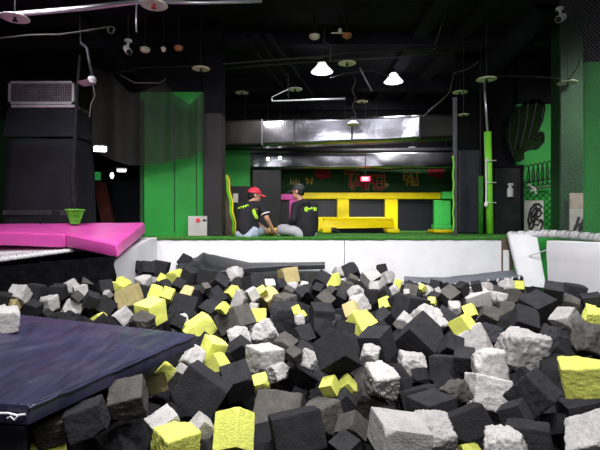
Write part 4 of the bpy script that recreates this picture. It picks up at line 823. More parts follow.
for i, (px, py, Y) in enumerate(((245, 157, 10.6), (268, 159, 10.7), (280, 158, 10.7))):
    root = thing('spot_lamp', P(px, py, Y), ['white round spot lamp under the duct above the red cap', 'small round spot lamp under the duct right of the red cap', 'small spot lamp above the black cap under the duct'][i], 'lamp')
    MB().ball(P(px, py, Y), .07 if i == 0 else .04).build('globe', M['lampd'], root, smooth=True)
    MB().tube([P(px, py-1, Y), Vector((P(px, py, Y).x, Y, CEIL))], .008).build('stem', M['pipe'], root)

# ------------------------------------------------------------------ right side: posts, door, fence, pads
root = thing('steel_post', P(455, 232, 7.35), 'grey steel post with a wavy lime edging at the right of the opening', 'post')
a = P(455.5, 0, 7.35).x
MB().box((a-.03, 7.35, 0), (a+.03, 7.41, P(455, 97, 7.35).z), bevel=.008).build('post_body', M['steel'], root)
MB().tube([P(452.6+1.1*abs(math.sin(t*.42)), 156+76*t/30, 7.33) for t in range(31)], .014).build('lime_edging', M['limepad'], root, smooth=True)
tag(rect(MB(), 459, 480, 150, 233, 8.2, .08, .02).build('upright_mat', mat('blue black vinyl', (.016, .019, .030), .5, bump=.2, var=.2)), 'tall blue black padded panel between the steel post and the green pole', 'panel')
root = thing('padded_pole', P(480.5, 232, 8.0), 'thin dark green padded pole beside the blue black panel', 'pole')
a = P(480.5, 234, 8.0); MB().tube([a, P(480.5, 176, 8.0)], .045, 12).build('padding', mat('dark green padding', (.03, .19, .02), .6, var=.2), root, smooth=True)
MB().tube([P(480.5, 176, 8.0), Vector((a.x, 8.0, CEIL))], .010).build('pole_core', M['pipe'], root)
root = thing('padded_pole', P(489.5, 233, 7.2), 'bright lime padded pole tied with white rope near the black door', 'pole')
a = P(490, 233.5, 7.2)
MB().tube([a, P(487.6, 132, 7.2)], .055, 14).build('padding', M['limepad'], root, smooth=True)
MB().tube([P(487.6, 133, 7.2), P(484, 80, 7.2)], .018, 10).build('pole_core', M['chrome'], root, smooth=True)
MB().tube([P(486.4, 158, 7.12), P(485.9, 170, 7.12), P(486.3, 188, 7.12), P(486, 204, 7.12)], .012).build('white_rope', M['rope'], root)
for yy in (160, 182, 202):
    MB().tube([P(485.5, yy, 7.12), P(490, yy+.6, 7.11), P(496, yy+.5, 7.25)], .007).build('tie', M['rope'], root)
MB().ball(P(486, 204.5, 7.11), .03, (1, .8, 1.3)).build('rope_knot', M['rope'], root)
lo, hi = wallrect(494, 523, 167, 234, 8.8, .06)
dr = struct('door_1', MB().box(lo, hi, bevel=.01), M['board'])
fr = MB()
for q in ((493, 495, 165, 234), (521.5, 524, 165, 234), (493, 524, 164.5, 167.5)): rect(fr, *q, 8.77, .1, .005)
f_ = fr.build('door_frame', M['black'], dr)
root = thing('spray_bottle', P(511, 197.5, 8.7), 'white spray bottle hanging on the black door', 'bottle')
c = P(510.2, 197, 8.68)
MB().lathe(c, [(0, 0), (.052, 0), (.056, .01), (.056, .13), (.045, .165), (.022, .19), (.02, .215), (0, .215)]).build('bottle_body', M['whitep'], root, smooth=True)
tr = MB(); h0 = c+Vector((0, 0, .215))
tr.box(h0+Vector((-.03, -.02, 0)), h0+Vector((.055, .02, .045)), bevel=.008); tr.box(h0+Vector((-.045, -.012, .012)), h0+Vector((-.03, .012, .035)), bevel=.004); tr.box(h0+Vector((-.028, -.01, -.05)), h0+Vector((-.016, .01, .0)))
tr.build('trigger_head', M['whitep'], root)
# mural
g = MB()
out = [(506, 138), (505, 130), (509, 124), (508, 117), (514, 113), (515, 107), (521, 106), (524, 101), (529, 103), (532, 98), (537, 101), (540, 97), (542, 103), (545, 101), (545.5, 110), (543.5, 120), (540.5, 128), (538, 133), (540, 131), (544, 132), (545, 137), (543.5, 143), (540, 147), (535, 149), (530, 148.5), (526, 150), (524, 153), (524.5, 159), (519, 162), (513, 159), (508, 148)]
g.poly([P(x, y, 8.88) for x, y in out])
root = thing('wall_mural', P(525, 130, 8.88), 'dark olive feathered figure painted high on the green right wall', 'mural')
g.build('figure_shape', M['olive'], root)
g = MB()
for pts in ([(519, 108), (518, 130), (514, 150)], [(528, 104), (525, 125), (520, 148)], [(536, 103), (533, 118), (528, 138)], [(543, 108), (541, 122), (536, 134)], [(523, 152), (530, 148), (538, 148), (544, 142), (544, 135), (540, 132)], [(510, 122), (509, 140), (513, 156)], [(531, 136), (537, 139), (541, 137)]):
    pp = [P(x, y, 8.865) for x, y in pts]; g.tube(pp, .018, 5)
g.build('ink_lines', M['ink'], root)
# fence on the green wall
root = thing('chain_link_fence', P(543, 232, 8.6), 'black chain link fence with looped wire top before the green right wall', 'fence')
x0, x1 = P(524, 0, 8.6).x, P(562, 0, 8.6).x; zt, zb = P(0, 189, 8.6).z, 0.; g = MB(); st = .12
n = int((x1-x0+(zt-zb))/st)+2
for s in (1, -1):
    for k in range(n):
        pts = []
        for t in range(60):
            x = (x0-(zt-zb)+k*st+t*.02) if s > 0 else (x0+k*st-t*.02); z = zb+t*.02
            if x0 <= x <= x1 and z <= zt: pts.append(Vector((x, 8.6+.006*s, z)))
        if len(pts) > 1: g.tube([pts[0], pts[-1]], .0075, 4)
g.build('wire_mesh', M['netblack'], root)
g = MB()
for k in range(8):
    c = P(526.5+k*4.6, 177-k*.9, 8.58); g.tube([c+Vector((math.sin(a*.42)*.062, 0, math.cos(a*.42)*.22)) for a in range(15)], .011, 5, closed=True)
g.build('looped_wire', M['netblack'], root)
MB().tube([P(524, 183, 8.58), P(562, 177, 8.58)], .012).build('upper_rail', M['netblack'], root)
MB().tube([P(526, 187.5, 8.5), P(535, 188.5, 8.45), P(550, 186.5, 8.4), P(566, 184.5, 8.3)], .018).build('rope_rail', M['wire'], root)
MB().tube([P(528, 184, 8.45), P(533, 188, 8.42), P(531, 191, 8.42), P(536, 190, 8.42), P(534, 187, 8.42), P(536, 194, 8.44)], .016).build('rope_knot', M['rope'], root)
def poster(px0, px1, yt, yb, Y, strokes, lab, m, name='scribble_poster'):
    root = thing(name, P((px0+px1)/2, yb, Y), lab, 'poster')
    rect(MB(), px0, px1, yt, yb, Y, .03, .004).build('sheet', m, root)
    g = MB()
    for pts in strokes: g.tube([P(x, y, Y-.012) for x, y in pts], .019, 5)
    g.build('ink_strokes', M['ink'], root)
poster(525, 543.5, 200.5, 236, 8.4, [[(529, 216), (531, 209), (535, 204), (539, 204), (542, 207), (539, 209), (535, 208), (532, 213), (531, 220)], [(533, 218), (536, 212), (540, 210), (542, 213), (539, 217), (535, 216)], [(529, 226), (532, 221), (537, 219), (541, 221), (538, 225), (534, 224), (531, 229), (534, 232), (538, 230)], [(541, 219), (543, 224), (540, 231), (536, 233)], [(530, 213), (528, 220), (530, 229)], [(536, 206), (537, 213), (534, 222), (533, 227)]], 'white poster with dense black scribble behind the chain link fence', M['signgrey'])
root = thing('scribble_board', P(578, 236, 7.3), 'beige and white board with black brush strokes against the dark green pillar', 'board')
rect(MB(), 570, 587, 193, 209, 7.3, .03, .004).build('beige_panel', M['beige'], root)
rect(MB(), 570, 587, 209, 237, 7.3, .03, .004).build('white_panel', M['signgrey'], root)
g = MB()
for pts in ([(574, 231), (577, 224), (579, 217)], [(579, 232), (582, 224), (585, 217)], [(575, 226), (580, 224), (586, 222)], [(582, 226), (584, 232)]): g.tube([P(x, y, 7.28) for x, y in pts], .02, 5)
g.build('brush_strokes', M['ink'], root)
# white netted roll on the platform edge
pts = [P(509, 235.5, 6.95), P(525, 234.8, 6.75), P(545, 234.0, 6.5), P(562, 234.6, 6.2), P(580, 236.2, 5.9), P(600, 238.2, 5.55), P(625, 241, 5.2)]
pp = [lerp(pts[int(t)], pts[min(int(t)+1, 6)], t-int(t)) for t in [i*6/48 for i in range(49)]]
root = thing('net_roll', P(555, 235, 6.3), 'rolled white netting lying along the platform edge above the big white pad', 'net')
MB().tube(pp, [.055+.008*math.sin(i*1.3) for i in range(49)], 12).build('roll', M['whitemesh'], root, smooth=True)
g = MB()
for i in range(1, 48, 2): g.tube([pp[i]+Vector((.058*math.cos(a), 0, .058*math.sin(a))) for a in (0, .8, 1.6, 2.4, 3.2)], .006, 5)
g.build('winding_cord', M['netgrey'], root)
# leaning white pad
root = thing('foam_pad', P(528, 290, 6.5), 'white padded panel leaning in the right back corner of the pit', 'pad')
f = [[P(522, 291, 6.45), P(547, 288, 6.3)], [P(508, 234.5, 6.75), P(537, 232.8, 6.6)]]
rows = sample_grid(f, 14, 24, lambda u, v, p: Vector((0, -.02*math.sin(u*3.1)*math.sin(v*3.1), .008*noise.noise(p*8)*(1 if v > .95 else 0))))
MB().grid(rows, (.03, .13, .02)).build('pad_cover', M['whitepad'], root, smooth=True, bevel=.02)
MB().tube([P(529, 255.5, 6.5), P(535, 254, 6.42), P(541, 252, 6.35), P(547, 249.6, 6.25)], .008).build('white_tie', M['rope'], root)
tag(MB().box(P(503.5, 273, 6.96), (P(509.5, 0, 6.96).x, 6.99, P(0, 250, 6.96).z), bevel=.008).build('wall_pad', M['whitepad']), 'small white pad strip beside the leaning white panel', 'pad')
tag(MB().box(P(501.8, 276, 6.975), (P(513, 0, 6.975).x, 6.992, P(0, 237, 6.975).z)).build('wood_strip', M['brown']), 'brown wooden strip at the end of the white pit wall', 'board')
# big white pad on the right
root = thing('foam_pad', P(580, 290, 5.3), 'big white padded panel lining the right side of the pit', 'pad')
f = [[P(550.5, 312, 5.72), P(640, 330, 4.35)], [P(549, 262, 5.72), P(640, 262, 4.35)], [P(546.5, 240.5, 5.72), P(640, 243.5, 4.35)]]
rows = sample_grid(f, 30, 30, lambda u, v, p: Vector((-.03*math.sin(v*3.1), 0, .006*noise.noise(p*4))))
MB().grid(rows, (.11, .05, .0)).build('pad_cover', M['whitepad'], root, smooth=True, bevel=.03, bseg=4)
# netting along the right side: real cords
def cord_net(name, o, u, w, W, H, st, th, m, lab):
    g = MB(); o = Vector(o); u = Vector(u).normalized(); w = Vector(w).normalized(); nrm = u.cross(w)*th
    N = int((W+H)/st)+1
    for s in (1, -1):
        for k in range(1, N):
            c = k*st
            # line a - s*b = const, clipped to the rectangle
            if s > 0: pts = [(a, c-a) for a in (max(0, c-H), min(W, c))]
            else: pts = [(a, a-(c-H)) for a in (max(0, c-H), min(W, c))]
            (a0, b0), (a1, b1) = pts
            if a1-a0 < 1e-4: continue
            p0, p1 = o+u*a0+w*b0, o+u*a1+w*b1; t = (p1-p0).normalized(); q = t.cross(u.cross(w)).normalized()*th
            g.bm.faces.new([g.bm.verts.new(v) for v in (p0-q, p1-q, p1+q, p0+q)])
            g.bm.faces.new([g.bm.verts.new(v) for v in (p0-nrm, p1-nrm, p1+nrm, p0+nrm)])
    return tag(g.build(name, m), lab, 'net')
cord_net('safety_net', (3.34, 4.2, 0.05), (.0, 1, 0), (0, 0, 1), 1.72, 3.4, .050, .0012, M['netgrey'], 'tall fine grey safety net along the right side of the pit')
cord_net('safety_net', (P(459, 0, 8.0).x, 8.0, .02), (1, 0, 0), (0, 0, 1), .38, 1.9, .06, .0022, M['netblack'], 'black safety net in front of the blue black panel')
cord_net('safety_net', (P(4, 0, 6.85).x, 6.85, .02), (1, 0, 0), (0, 0, 1), 1.3, 1.45, .05, .002, M['netblack'], 'black safety net over the dark tower screens')

# ------------------------------------------------------------------ ceiling fittings
def plate(px, py, wpx, lab, m='cream', head='ink', dia=.30):
    Y = dia*F/wpx; c = P(px, py, Y)
    root = thing('sprinkler_plate', c, lab, 'sprinkler')
    r = dia/2
    MB().lathe(c, [(.018, .012), (r*.6, .008), (r-.006, .0), (r, -.006), (r-.004, -.01), (r*.6, -.004), (.018, .0)], 28).build('disc', M[m], root, smooth=True)
    MB().lathe(c+Vector((0, 0, -.03)), [(0, -.015), (.03, -.012), (.026, .0), (.012, .008), (.014, .03), (.02, .04), (0, .04)], 12).build('sprinkler_head', M[head], root)
    MB().tube([c+Vector((0, 0, .0)), Vector((c.x, c.y, CEIL))], .007).build('drop_pipe', M['pipe'], root)
plate(15, 17.5, 27, 'pale round sprinkler plate at the upper left corner', 'plate'); plate(154, 4.5, 27, 'white round sprinkler plate at the top edge under the bright pipe', 'plate', 'capred')
plate(201, 68.5, 18, 'cream sprinkler plate left of the ceiling centre above the green wall', dia=.275); plate(347, 63, 18, 'cream sprinkler plate between the two bright lamps')
plate(242, 92.5, 13.5, 'cream sprinkler plate before the diagonal duct rails'); plate(264, 109, 11, 'cream sprinkler plate above the left part of the duct')
plate(362, 101.5, 12, 'cream sprinkler plate above the foil duct below the lamps'); plate(486.5, 79, 20, 'large cream sprinkler plate over the lime padded pole')
plate(460, 92, 15, 'cream sprinkler plate above the steel post', dia=.27); plate(463.5, 114.5, 11, 'small cream sprinkler plate behind the steel post', dia=.185); plate(567.5, 82.5, 19, 'cream sprinkler plate behind the safety net', 'cream')
plate(295, 89, 15, 'thin white sprinkler plate left of the bright lamps', 'plate'); plate(345, 149.5, 9, 'small orange sprinkler plate under the foil duct', 'orange', dia=.22); plate(412, 147.5, 8.5, 'small white sprinkler plate under the right end of the duct', 'plate', dia=.22)
plate(377, 155.5, 8, 'small cream sprinkler plate above the graffiti', dia=.2); plate(446, 154, 8, 'small dark cream sprinkler plate beside the steel post top', dia=.2)
def detector(px, py, w, Y, m, lab):
    c = P(px, py, Y); r = w*Y/F/2
    root = thing('smoke_detector', c, lab, 'detector')
    MB().lathe(c, [(0, -.045), (r*.6, -.04), (r*.9, -.02), (r, 0), (r, .02), (r*.7, .03), (0, .03)], 20).build('casing', M[m], root, smooth=True)
    MB().tube([c+Vector((0, 0, .02)), Vector((c.x, c.y, CEIL))], .014).build('stem', M['pipe'], root)
detector(145, 49.5, 10, 6.9, 'cream', 'cream round detector on the dark ceiling at left'); detector(163.5, 49, 5, 6.9, 'cream', 'tiny dull detector between the cream and the orange one'); detector(178.5, 48, 9, 6.9, 'orange', 'orange red detector on the dark ceiling at left')
detector(314.5, 36.5, 11, 7.3, 'cream', 'cream round detector above the left bright lamp'); detector(347, 35.5, 10, 7.3, 'orange', 'orange round detector above the cream sprinkler plate'); detector(340, 30.5, 4, 7.3, 'cream', 'tiny cream detector beside the orange one at the ceiling centre')
def high_bay(px, py, Y, dia, lab):
    c = P(px, py, Y); r = dia/2
    root = thing('high_bay_lamp', c, lab, 'lamp')
    sk = MB().lathe(c+Vector((0, 0, .17)), [(0, 0), (.045, 0), (.04, .08), (.02, .1), (0, .1)], 14).build('socket', M['pipe'], root)
    MB().lathe(c, [(.05, .17), (.07, .15), (.09, .11), (r*.72, .05), (r*.95, .0), (r, -.012), (r*.9, -.004), (r*.66, .045), (.08, .10), (.045, .14)], 28).build('shade', mat('lit shade', (.95, .93, 1.), .4, emis=2.2), root, smooth=True)
    MB().ball(c+Vector((0, 0, .045)), .085, (1, 1, 1.2)).build('bulb', mat('hot bulb', (1., .98, 1.), .4, emis=40.), sk, smooth=True)
    MB().tube([c+Vector((0, 0, .26)), Vector((c.x, c.y, CEIL))], .008).build('cord', M['wire'], root)
    ld = bpy.data.lights.new('bay_light', 'SPOT'); ld.energy = 60; ld.shadow_soft_size = .12; ld.spot_size = R(130); ld.spot_blend = .5; ld.color = (.95, .95, 1.)
    lo = bpy.data.objects.new('bay_light', ld); COL.objects.link(lo); lo.location = c+Vector((0, 0, -.08))
high_bay(322, 71.5, 8.4, .40, 'bright white bell lamp, left of the two hanging over the opening'); high_bay(393.5, 81.5, 9.2, .38, 'bright white bell lamp, right of the two hanging over the opening')
root = thing('unlit_lamp', P(353, 124, 9.0), 'small white bell lamp hanging just before the foil duct', 'lamp')
c = P(353, 124.5, 9.0)
MB().lathe(c, [(.03, .09), (.05, .08), (.12, .01), (.14, -.005), (.12, 0), (.04, .06)], 20).build('shade', M['plate'], root, smooth=True)
MB().lathe(c+Vector((0, 0, .08)), [(0, 0), (.05, 0), (.05, .06), (0, .06)], 12).build('socket', M['ink'], root)
wv = [P(354+1.6*math.sin(t*.8), 120-44*t/20, 9.0-.02*t) for t in range(21)]
MB().tube(wv, .009).build('cord', M['wire'], root)
# bare tube fitting
root = thing('fluorescent_lamp', P(308, 99.5, 8.6), 'long unlit tube fitting hanging before the duct', 'lamp')
MB().tube([P(272, 101, 8.6), P(345, 98.8, 8.8)], [.016, .022], 10).build('tube', M['chrome'], root)
MB().tube([P(272, 101.5, 8.6), P(272, 97, 8.6), P(288, 89.5, 8.6)], .010).build('bracket', M['chrome'], root)
MB().tube([P(288, 100.3, 8.65), P(288, 89, 8.65), Vector((P(288, 89, 8.65).x, 8.65, CEIL))], .008).build('hanger', M['pipe'], root)
def pipe(pts, r, m, lab, name='ceiling_pipe', cat='pipe'):
    return tag(MB().tube([P(*p) for p in pts], r, 8).build(name, M[m], smooth=True), lab, cat)
pipe([(-40, 18, 5.6), (20, 14, 5.6), (90, 7.5, 5.6), (130, 2.5, 5.6), (200, -4, 5.6)], .032, 'chrome', 'bright round pipe crossing the upper left corner of the ceiling')
pipe([(150, 2, 5.4), (200, 2.8, 5.5), (262, 1.2, 5.6)], .020, 'chrome', 'thin bright pipe at the top edge beside the white plate')
pipe([(136.5, 4, 5.2), (136, 20, 5.2), (136.3, 32, 5.2)], .010, 'chrome', 'thin white rod hanging down beside the white sprinkler plate', 'hanging_rod', 'rod')
pipe([(0, 38.5, 5.9), (30, 35, 5.9), (60, 34.5, 5.9), (85, 31, 5.9), (108, 27, 5.9)], .012, 'wire', 'sagging pale cable at the upper left of the ceiling', 'cable', 'cable')
g = MB(); c = P(111, 30, 5.9); g.tube([c+Vector((math.cos(a*.5)*.055*(1-.02*a), 0, math.sin(a*.5)*.045)) for a in range(26)], .007, 6)
tag(g.build('cable_coil', M['wire']), 'small coiled loop of cable at the end of the sagging cable', 'cable')
pipe([(110, 73, 7.6), (140, 68, 7.6), (200, 66, 7.6), (260, 61, 7.6), (320, 56.5, 7.6), (352, 52, 7.6), (400, 50, 7.6), (470, 44, 7.6)], .022, 'pipe', 'black ceiling pipe running across behind the sprinkler plates')
pipe([(200, 70.5, 7.9), (260, 65.5, 7.9), (320, 61, 7.9), (400, 57, 7.9), (450, 50, 7.9)], .018, 'wire', 'dull conduit running just below the black ceiling pipe')
pipe([(330, 78, 8.6), (345, 73.5, 8.6), (370, 70.5, 8.6), (383, 74, 8.7), (392, 78, 9.1)], .010, 'wire', 'drooping cable feeding the right bell lamp', 'cable', 'cable')
pipe([(120, 75, 7.2), (135, 83, 7.2), (160, 83, 7.2), (166, 79, 7.2)], .012, 'wire', 'sagging dull wire above the net drape', 'cable', 'cable')
pipe([(450, 0, 7.0), (443, 20, 7.3), (434, 50, 7.9)], .010, 'wire', 'thin cable hanging diagonally from the top edge right of centre', 'cable', 'cable')
pipe([(420, 120, 9.2), (428, 112, 9.0), (440, 102, 8.6), (450, 92, 8.4), (454, 73, 8.2), (468, 69, 8.0), (478, 62, 7.8)], .013, 'wire', 'looping brown cable running up from the duct to the ceiling', 'cable', 'cable')
pipe([(485, 76, 7.3), (530, 76.5, 7.2), (560, 78.5, 7.2)], .012, 'pipe', 'thin dark pipe between the two plates at right')
pipe([(568, 80, 7.0), (577, 68, 6.8), (584, 48, 6.6)], .008, 'wire', 'thin wire climbing behind the safety net from its plate', 'cable', 'cable')
pipe([(360, 68, 8.1), (366, 80, 8.1), (372, 91, 8.1)], .012, 'chrome', 'short slanted rod hanging between the two bright lamps', 'hanging_rod', 'rod')
pipe([(324.5, 29, 7.4), (324, 42, 7.4), (331, 45, 7.4), (330, 62, 7.4)], .012, 'wire', 'kinked cable dropping to the left bright lamp', 'cable', 'cable')
pipe([(331, 33, 7.35), (345, 33, 7.35)], .012, 'cream', 'short brass pipe between the ceiling detectors', 'ceiling_pipe')
for k, (a, b) in enumerate((((243, 35), (300, 109)), ((256, 35), (312, 110)), ((268, 35), (324, 110)))):
    Ya = (CEIL-.42-CZ)*F/(HY-a[1]); Yb = (CEIL-.42-CZ)*F/(HY-b[1])
    A, B = P(*a, Ya), P(*b, Yb)
    tag(MB().tube([A, B], .045, 6).build('cable_tray', M['ceil']), ['leftmost of three slanting metal rails under the ceiling', 'middle of three slanting metal rails under the ceiling', 'rightmost of three slanting metal rails under the ceiling'][k], 'rail')
# big black duct at upper right
rows = []
for (px, py, Y) in ((545, -4, 6.9), (530, 22, 7.4), (505, 50, 8.2), (480, 80, 9.0), (471, 97, 9.6)):
    c = P(px, py, Y); rows.append([c+Vector((.22*math.cos(a), 0, .22*math.sin(a))) for a in [k*2*math.pi/14 for k in range(15)]])
tag(MB().grid(rows).build('flexible_duct', M['ceil'], smooth=True), 'thick black flexible duct slanting down at the upper right', 'duct')
def cctv(px, py, Y, dx, dz, L, r, lab):
    c = P(px, py, Y); d = Vector((dx, -.55, dz)).normalized()
    root = thing('security_camera', c, lab, 'camera')
    MB().tube([c-d*L*.5, c+d*L*.5], r, 16).build('body', M['plate'], root)
    MB().tube([c+d*L*.5, c+d*(L*.5+.012)], [r*.85, r*.8], 16).build('lens', M['ink'], root)
    top = c+Vector((.0, .03, .13)); MB().lathe(top, [(0, 0), (.05, 0), (.055, .02), (.04, .035), (0, .035)], 16).build('mount', M['plate'], root)
    MB().tube([c, top], .016).build('arm', M['plate'], root)
    MB().tube([top, Vector((top.x, top.y, CEIL))], .02).build('stem', M['pipe'], root)
cctv(127.5, 50, 6.6, .5, -.6, .14, .045, 'white bullet camera under the ceiling beside the cream detector at left')
cctv(561, 18, 6.4, -.8, -.55, .15, .048, 'white bullet camera under the ceiling beside the safety net at right')
root = thing('projector_arm', P(92, 80, 6.3), 'slanted grey ceiling pole holding a small pale fitting above the vent tower', 'bracket')
MB().tube([P(81, 43, 6.3), P(87, 48, 6.3), P(89, 60, 6.3), P(92.5, 77, 6.3)], .02, 10).build('pole', M['steel'], root, smooth=True)
MB().tube([P(81, 43, 6.3), Vector((P(78, 43, 6.3).x, 6.3, CEIL))], .012, 10).build('ceiling_mount', M['pipe'], root)
MB().lathe(P(92, 82, 6.3), [(0, -.02), (.05, -.02), (.06, .03), (.045, .07), (0, .08)], 14).build('joint', M['vent'], root)
MB().grid(sample_grid([[P(77, 81, 6.2), P(88, 79, 6.2)], [P(82, 84, 6.3), P(90, 83, 6.3)]], 2, 2), (0, .05, -.02)).build('fitting', M['vent'], root)
MB().tube([P(93, 84, 6.28), P(95, 96, 6.28), P(91, 104, 6.28), P(89.5, 117, 6.28)], .008).build('cable', M['wire'], root)

# ------------------------------------------------------------------ people
def solid(parts, name, m, parent=None, voxel=.009, smooth_it=4):
    mb = MB()
    for q in parts:
        if q[0] == 'cap':          # tapering limb: points and radii
            pts, rs = q[1], q[2]
            for (a, ra), (b, rb) in zip(zip(pts, rs), zip(pts[1:], rs[1:])): mb.tube([a, b], [ra, rb], 14)
            for p, r in zip(pts, rs): mb.ball(p, r)
        else:                      # ellipsoid: centre, radii, matrix
            mb.ball(q[1], 1., q[2], q[3] if len(q) > 3 else None, 3)
    o = mb.build(name, m)
    md = o.modifiers.new('r', 'REMESH'); md.mode = 'VOXEL'; md.voxel_size = voxel
    ms = o.modifiers.new('s', 'SMOOTH'); ms.factor = .5; ms.iterations = smooth_it
    dg = bpy.context.evaluated_depsgraph_get()
    me = bpy.data.meshes.new_from_object(o.evaluated_get(dg)); me.name = name
    for p in me.polygons: p.use_smooth = True
    o.modifiers.clear(); old = o.data; o.data = me; bpy.data.meshes.remove(old)
    if not me.materials: me.materials.append(m)
    if parent is not None:
        o.parent = parent; o.matrix_parent_inverse = Matrix.Translation(-parent.location)
    return o
def decal(target, strokes, width, m, name, parent):      # printed strokes lying on the cloth
    bv = BVHTree.FromPolygons([v.co for v in target.data.vertices], [p.vertices for p in target.data.polygons])
    cam = Vector((0, 0, CZ)); g = MB()
    for st in strokes:
        pts = []
        for (a, b) in zip(st, st[1:]):
            for t in range(6):
                px, py = a[0]+(b[0]-a[0])*t/6, a[1]+(b[1]-a[1])*t/6
                d = (P(px, py, 1)-cam).normalized(); h = bv.ray_cast(cam, d)
                if h[0]: pts.append(h[0]+h[1]*.003)
        if len(pts) > 2:
            tap = [width*(.45+.55*math.sin(math.pi*(i+.5)/len(pts))) for i in range(len(pts))]
            g.tube(pts, tap, 6)
    return g.build(name, m, parent, smooth=True)
def hand(pts_wrist, pts_dir, side, s=1.):               # palm, four fingers, thumb as chains
    w = Vector(pts_wrist); d = Vector(pts_dir).normalized(); n = Vector((0, 0, 1)); sd = d.cross(n).normalized()*side
    out = [('cap', [w, w+d*.045*s, w+d*.085*s], [.024*s, .032*s, .030*s])]
    for k, L in enumerate((.072, .08, .075, .058)):
        b = w+d*.085*s+sd*(k-1.5)*.019*s
        out.append(('cap', [b, b+d*L*.55*s+Vector((0, 0, -.006)), b+d*L*s+Vector((0, 0, -.022))], [.0095*s, .009*s, .0075*s]))
    b = w+d*.03*s-sd*.028*s; out.append(('cap', [b, b+d*.035*s-sd*.028*s, b+d*.062*s-sd*.034*s+Vector((0, 0, -.006))], [.012*s, .0105*s, .009*s]))
    return out
def head_parts(c, fwd, up=Vector((0, 0, 1))):
    f = Vector(fwd).normalized(); l = Vector(up).cross(f).normalized(); u = f.cross(l)
    m = Matrix((l, f, u)).transposed()
    W = lambda x, y, z: c+l*x+f*y+u*z
    parts = [('ell', W(0, -.005, .03), (.076, .096, .09), m), ('ell', W(0, .03, -.045), (.058, .062, .065), m), ('ell', W(0, .095, -.012), (.014, .02, .022), m), ('ell', W(0, .088, -.05), (.026, .014, .010), m), ('ell', W(0, .078, -.085), (.026, .022, .02), m),
             ('ell', W(.077, -.008, -.005), (.010, .022, .032), m), ('ell', W(-.077, -.008, -.005), (.010, .022, .032), m), ('ell', W(0, .084, .03), (.045, .014, .012), m)]
    return parts, W, m
def eyes(W, m, parent):
    for sx in (-1, 1):
        e = MB().ball(W(sx*.030, .086, .008), .010).build('eye', M['whitep'], parent, smooth=True); MB().ball(W(sx*.030, .0945, .008), .0045).build('pupil', M['ink'], e)
def cap(W, m, colm, parent, brimlen=.085, turn=0):
    l, f, u = [Vector(m.col[i]) for i in range(3)]
    g = MB(); rings = []
    for j in range(9):
        a = j/8*R(88); rr = math.cos(a); zz = math.sin(a)
        rings.append((rr, zz))
    vs = []
    for rr, zz in rings: vs.append([W(.088*rr*math.cos(k*2*math.pi/28), -.006+.108*rr*math.sin(k*2*math.pi/28), .035+.095*zz) for k in range(29)])
    g.grid(vs); o = g.build('cap', colm, parent, smooth=True)
    br = MB(); rows = []
    for j in range(6):
        t = j/5; rows.append([W(.080*math.sin(a)*(1-.10*t), .058+.04*math.cos(a)+brimlen*t*math.cos(a*.9)**.6, .040-.022*t-.018*abs(math.sin(a))*(.4+t)) for a in [R(-78+156*k/16) for k in range(17)]])
    br.grid(rows, u*(-.006)); br.build('cap_brim', colm, o, smooth=True)
    MB().ball(W(0, -.006, .132), .009).build('cap_button', colm, o)
V = Vector
# --- left person: red cap, black shirt, light denim shorts
A = thing('person', P(248, 232, 7.14), 'person in red cap, black short sleeved shirt and pale denim shorts sitting with back turned', 'person')
hd, W1, m1 = head_parts(P(254.5, 195.5, 7.24), (.93, .36, -.12))
J = dict(pel=P(247.5, 230.5, 7.16), wai=P(246.5, 221, 7.17), che=P(249, 210, 7.20), nb=P(252.5, 202, 7.22), rs=P(262, 205.5, 7.12), ls=P(240.5, 206.5, 7.26),
         re=P(267.0, 218.5, 7.08), rw=P(272.5, 229, 7.20), le=P(246, 219, 7.48), lw=P(256, 228, 7.55), rh=P(252, 232, 7.13), lh=P(243, 232, 7.2), rk=P(266.5, 231.2, 7.50), lk=P(256, 224, 7.62), ra=P(277, 232, 7.78), la=P(266, 230, 7.95))
neck = [('cap', [J['nb'], P(253.5, 198.5, 7.23)], [.056, .052])]
body = hd+neck+[('cap', [J['pel'], J['wai'], J['che'], J['nb']], [.12, .105, .115, .06]), ('cap', [J['ls'], J['che'], J['rs']], [.055, .08, .055]),
    ('cap', [J['rs'], J['re'], J['rw']], [.048, .038, .027]), ('cap', [J['ls'], J['le'], J['lw']], [.048, .038, .027]),
    ('cap', [J['rh'], J['rk'], J['ra']], [.08, .052, .036]), ('cap', [J['lh'], J['lk'], J['la']], [.08, .052, .036])]
body += hand(J['rw'], P(276, 234, 7.3)-J['rw'], 1)+hand(J['lw'], (.6, .5, -.5), -1)
solid(body, 'body', M['skin'], A, .0065, 3); eyes(W1, m1, A)
sh = solid([('cap', [P(246.5, 231.5, 7.15), P(245.5, 224, 7.15), P(245.8, 216, 7.17), P(249.5, 209, 7.2), P(252.3, 204, 7.22)], [.145, .142, .14, .125, .075]),
    ('cap', [P(252, 230, 7.2), P(251, 221, 7.2), P(254, 211, 7.2)], [.125, .12, .115]),
    ('cap', [J['ls'], P(250, 206.5, 7.2), J['rs']], [.066, .085, .068]), ('cap', [J['rs'], P(265.2, 213.2, 7.10)], [.068, .066]), ('cap', [J['ls'], P(243, 213, 7.36)], [.066, .064])], 'shirt', M['shirt'], A, .009, 5)
cu = P(265.4, 213.8, 7.10); ax = (J['re']-J['rs']).normalized(); q = ax.to_track_quat('Z', 'Y').to_matrix()
MB().lathe(cu, [(.064, -.008), (.072, -.008), (.072, .008), (.064, .008)], 18, q).build('sleeve_band', M['trimw'], A)
solid([('cap', [P(244, 233.5, 7.14), P(252, 233.5, 7.12)], [.115, .115]), ('cap', [J['rh'], P(261, 231, 7.36)], [.105, .08]), ('cap', [J['lh'], P(251, 226, 7.45)], [.10, .08]), ('cap', [P(240, 234.5, 7.12), P(250, 235.8, 7.08)], [.075, .085])], 'denim_shorts', M['denim'], A, .009, 4)
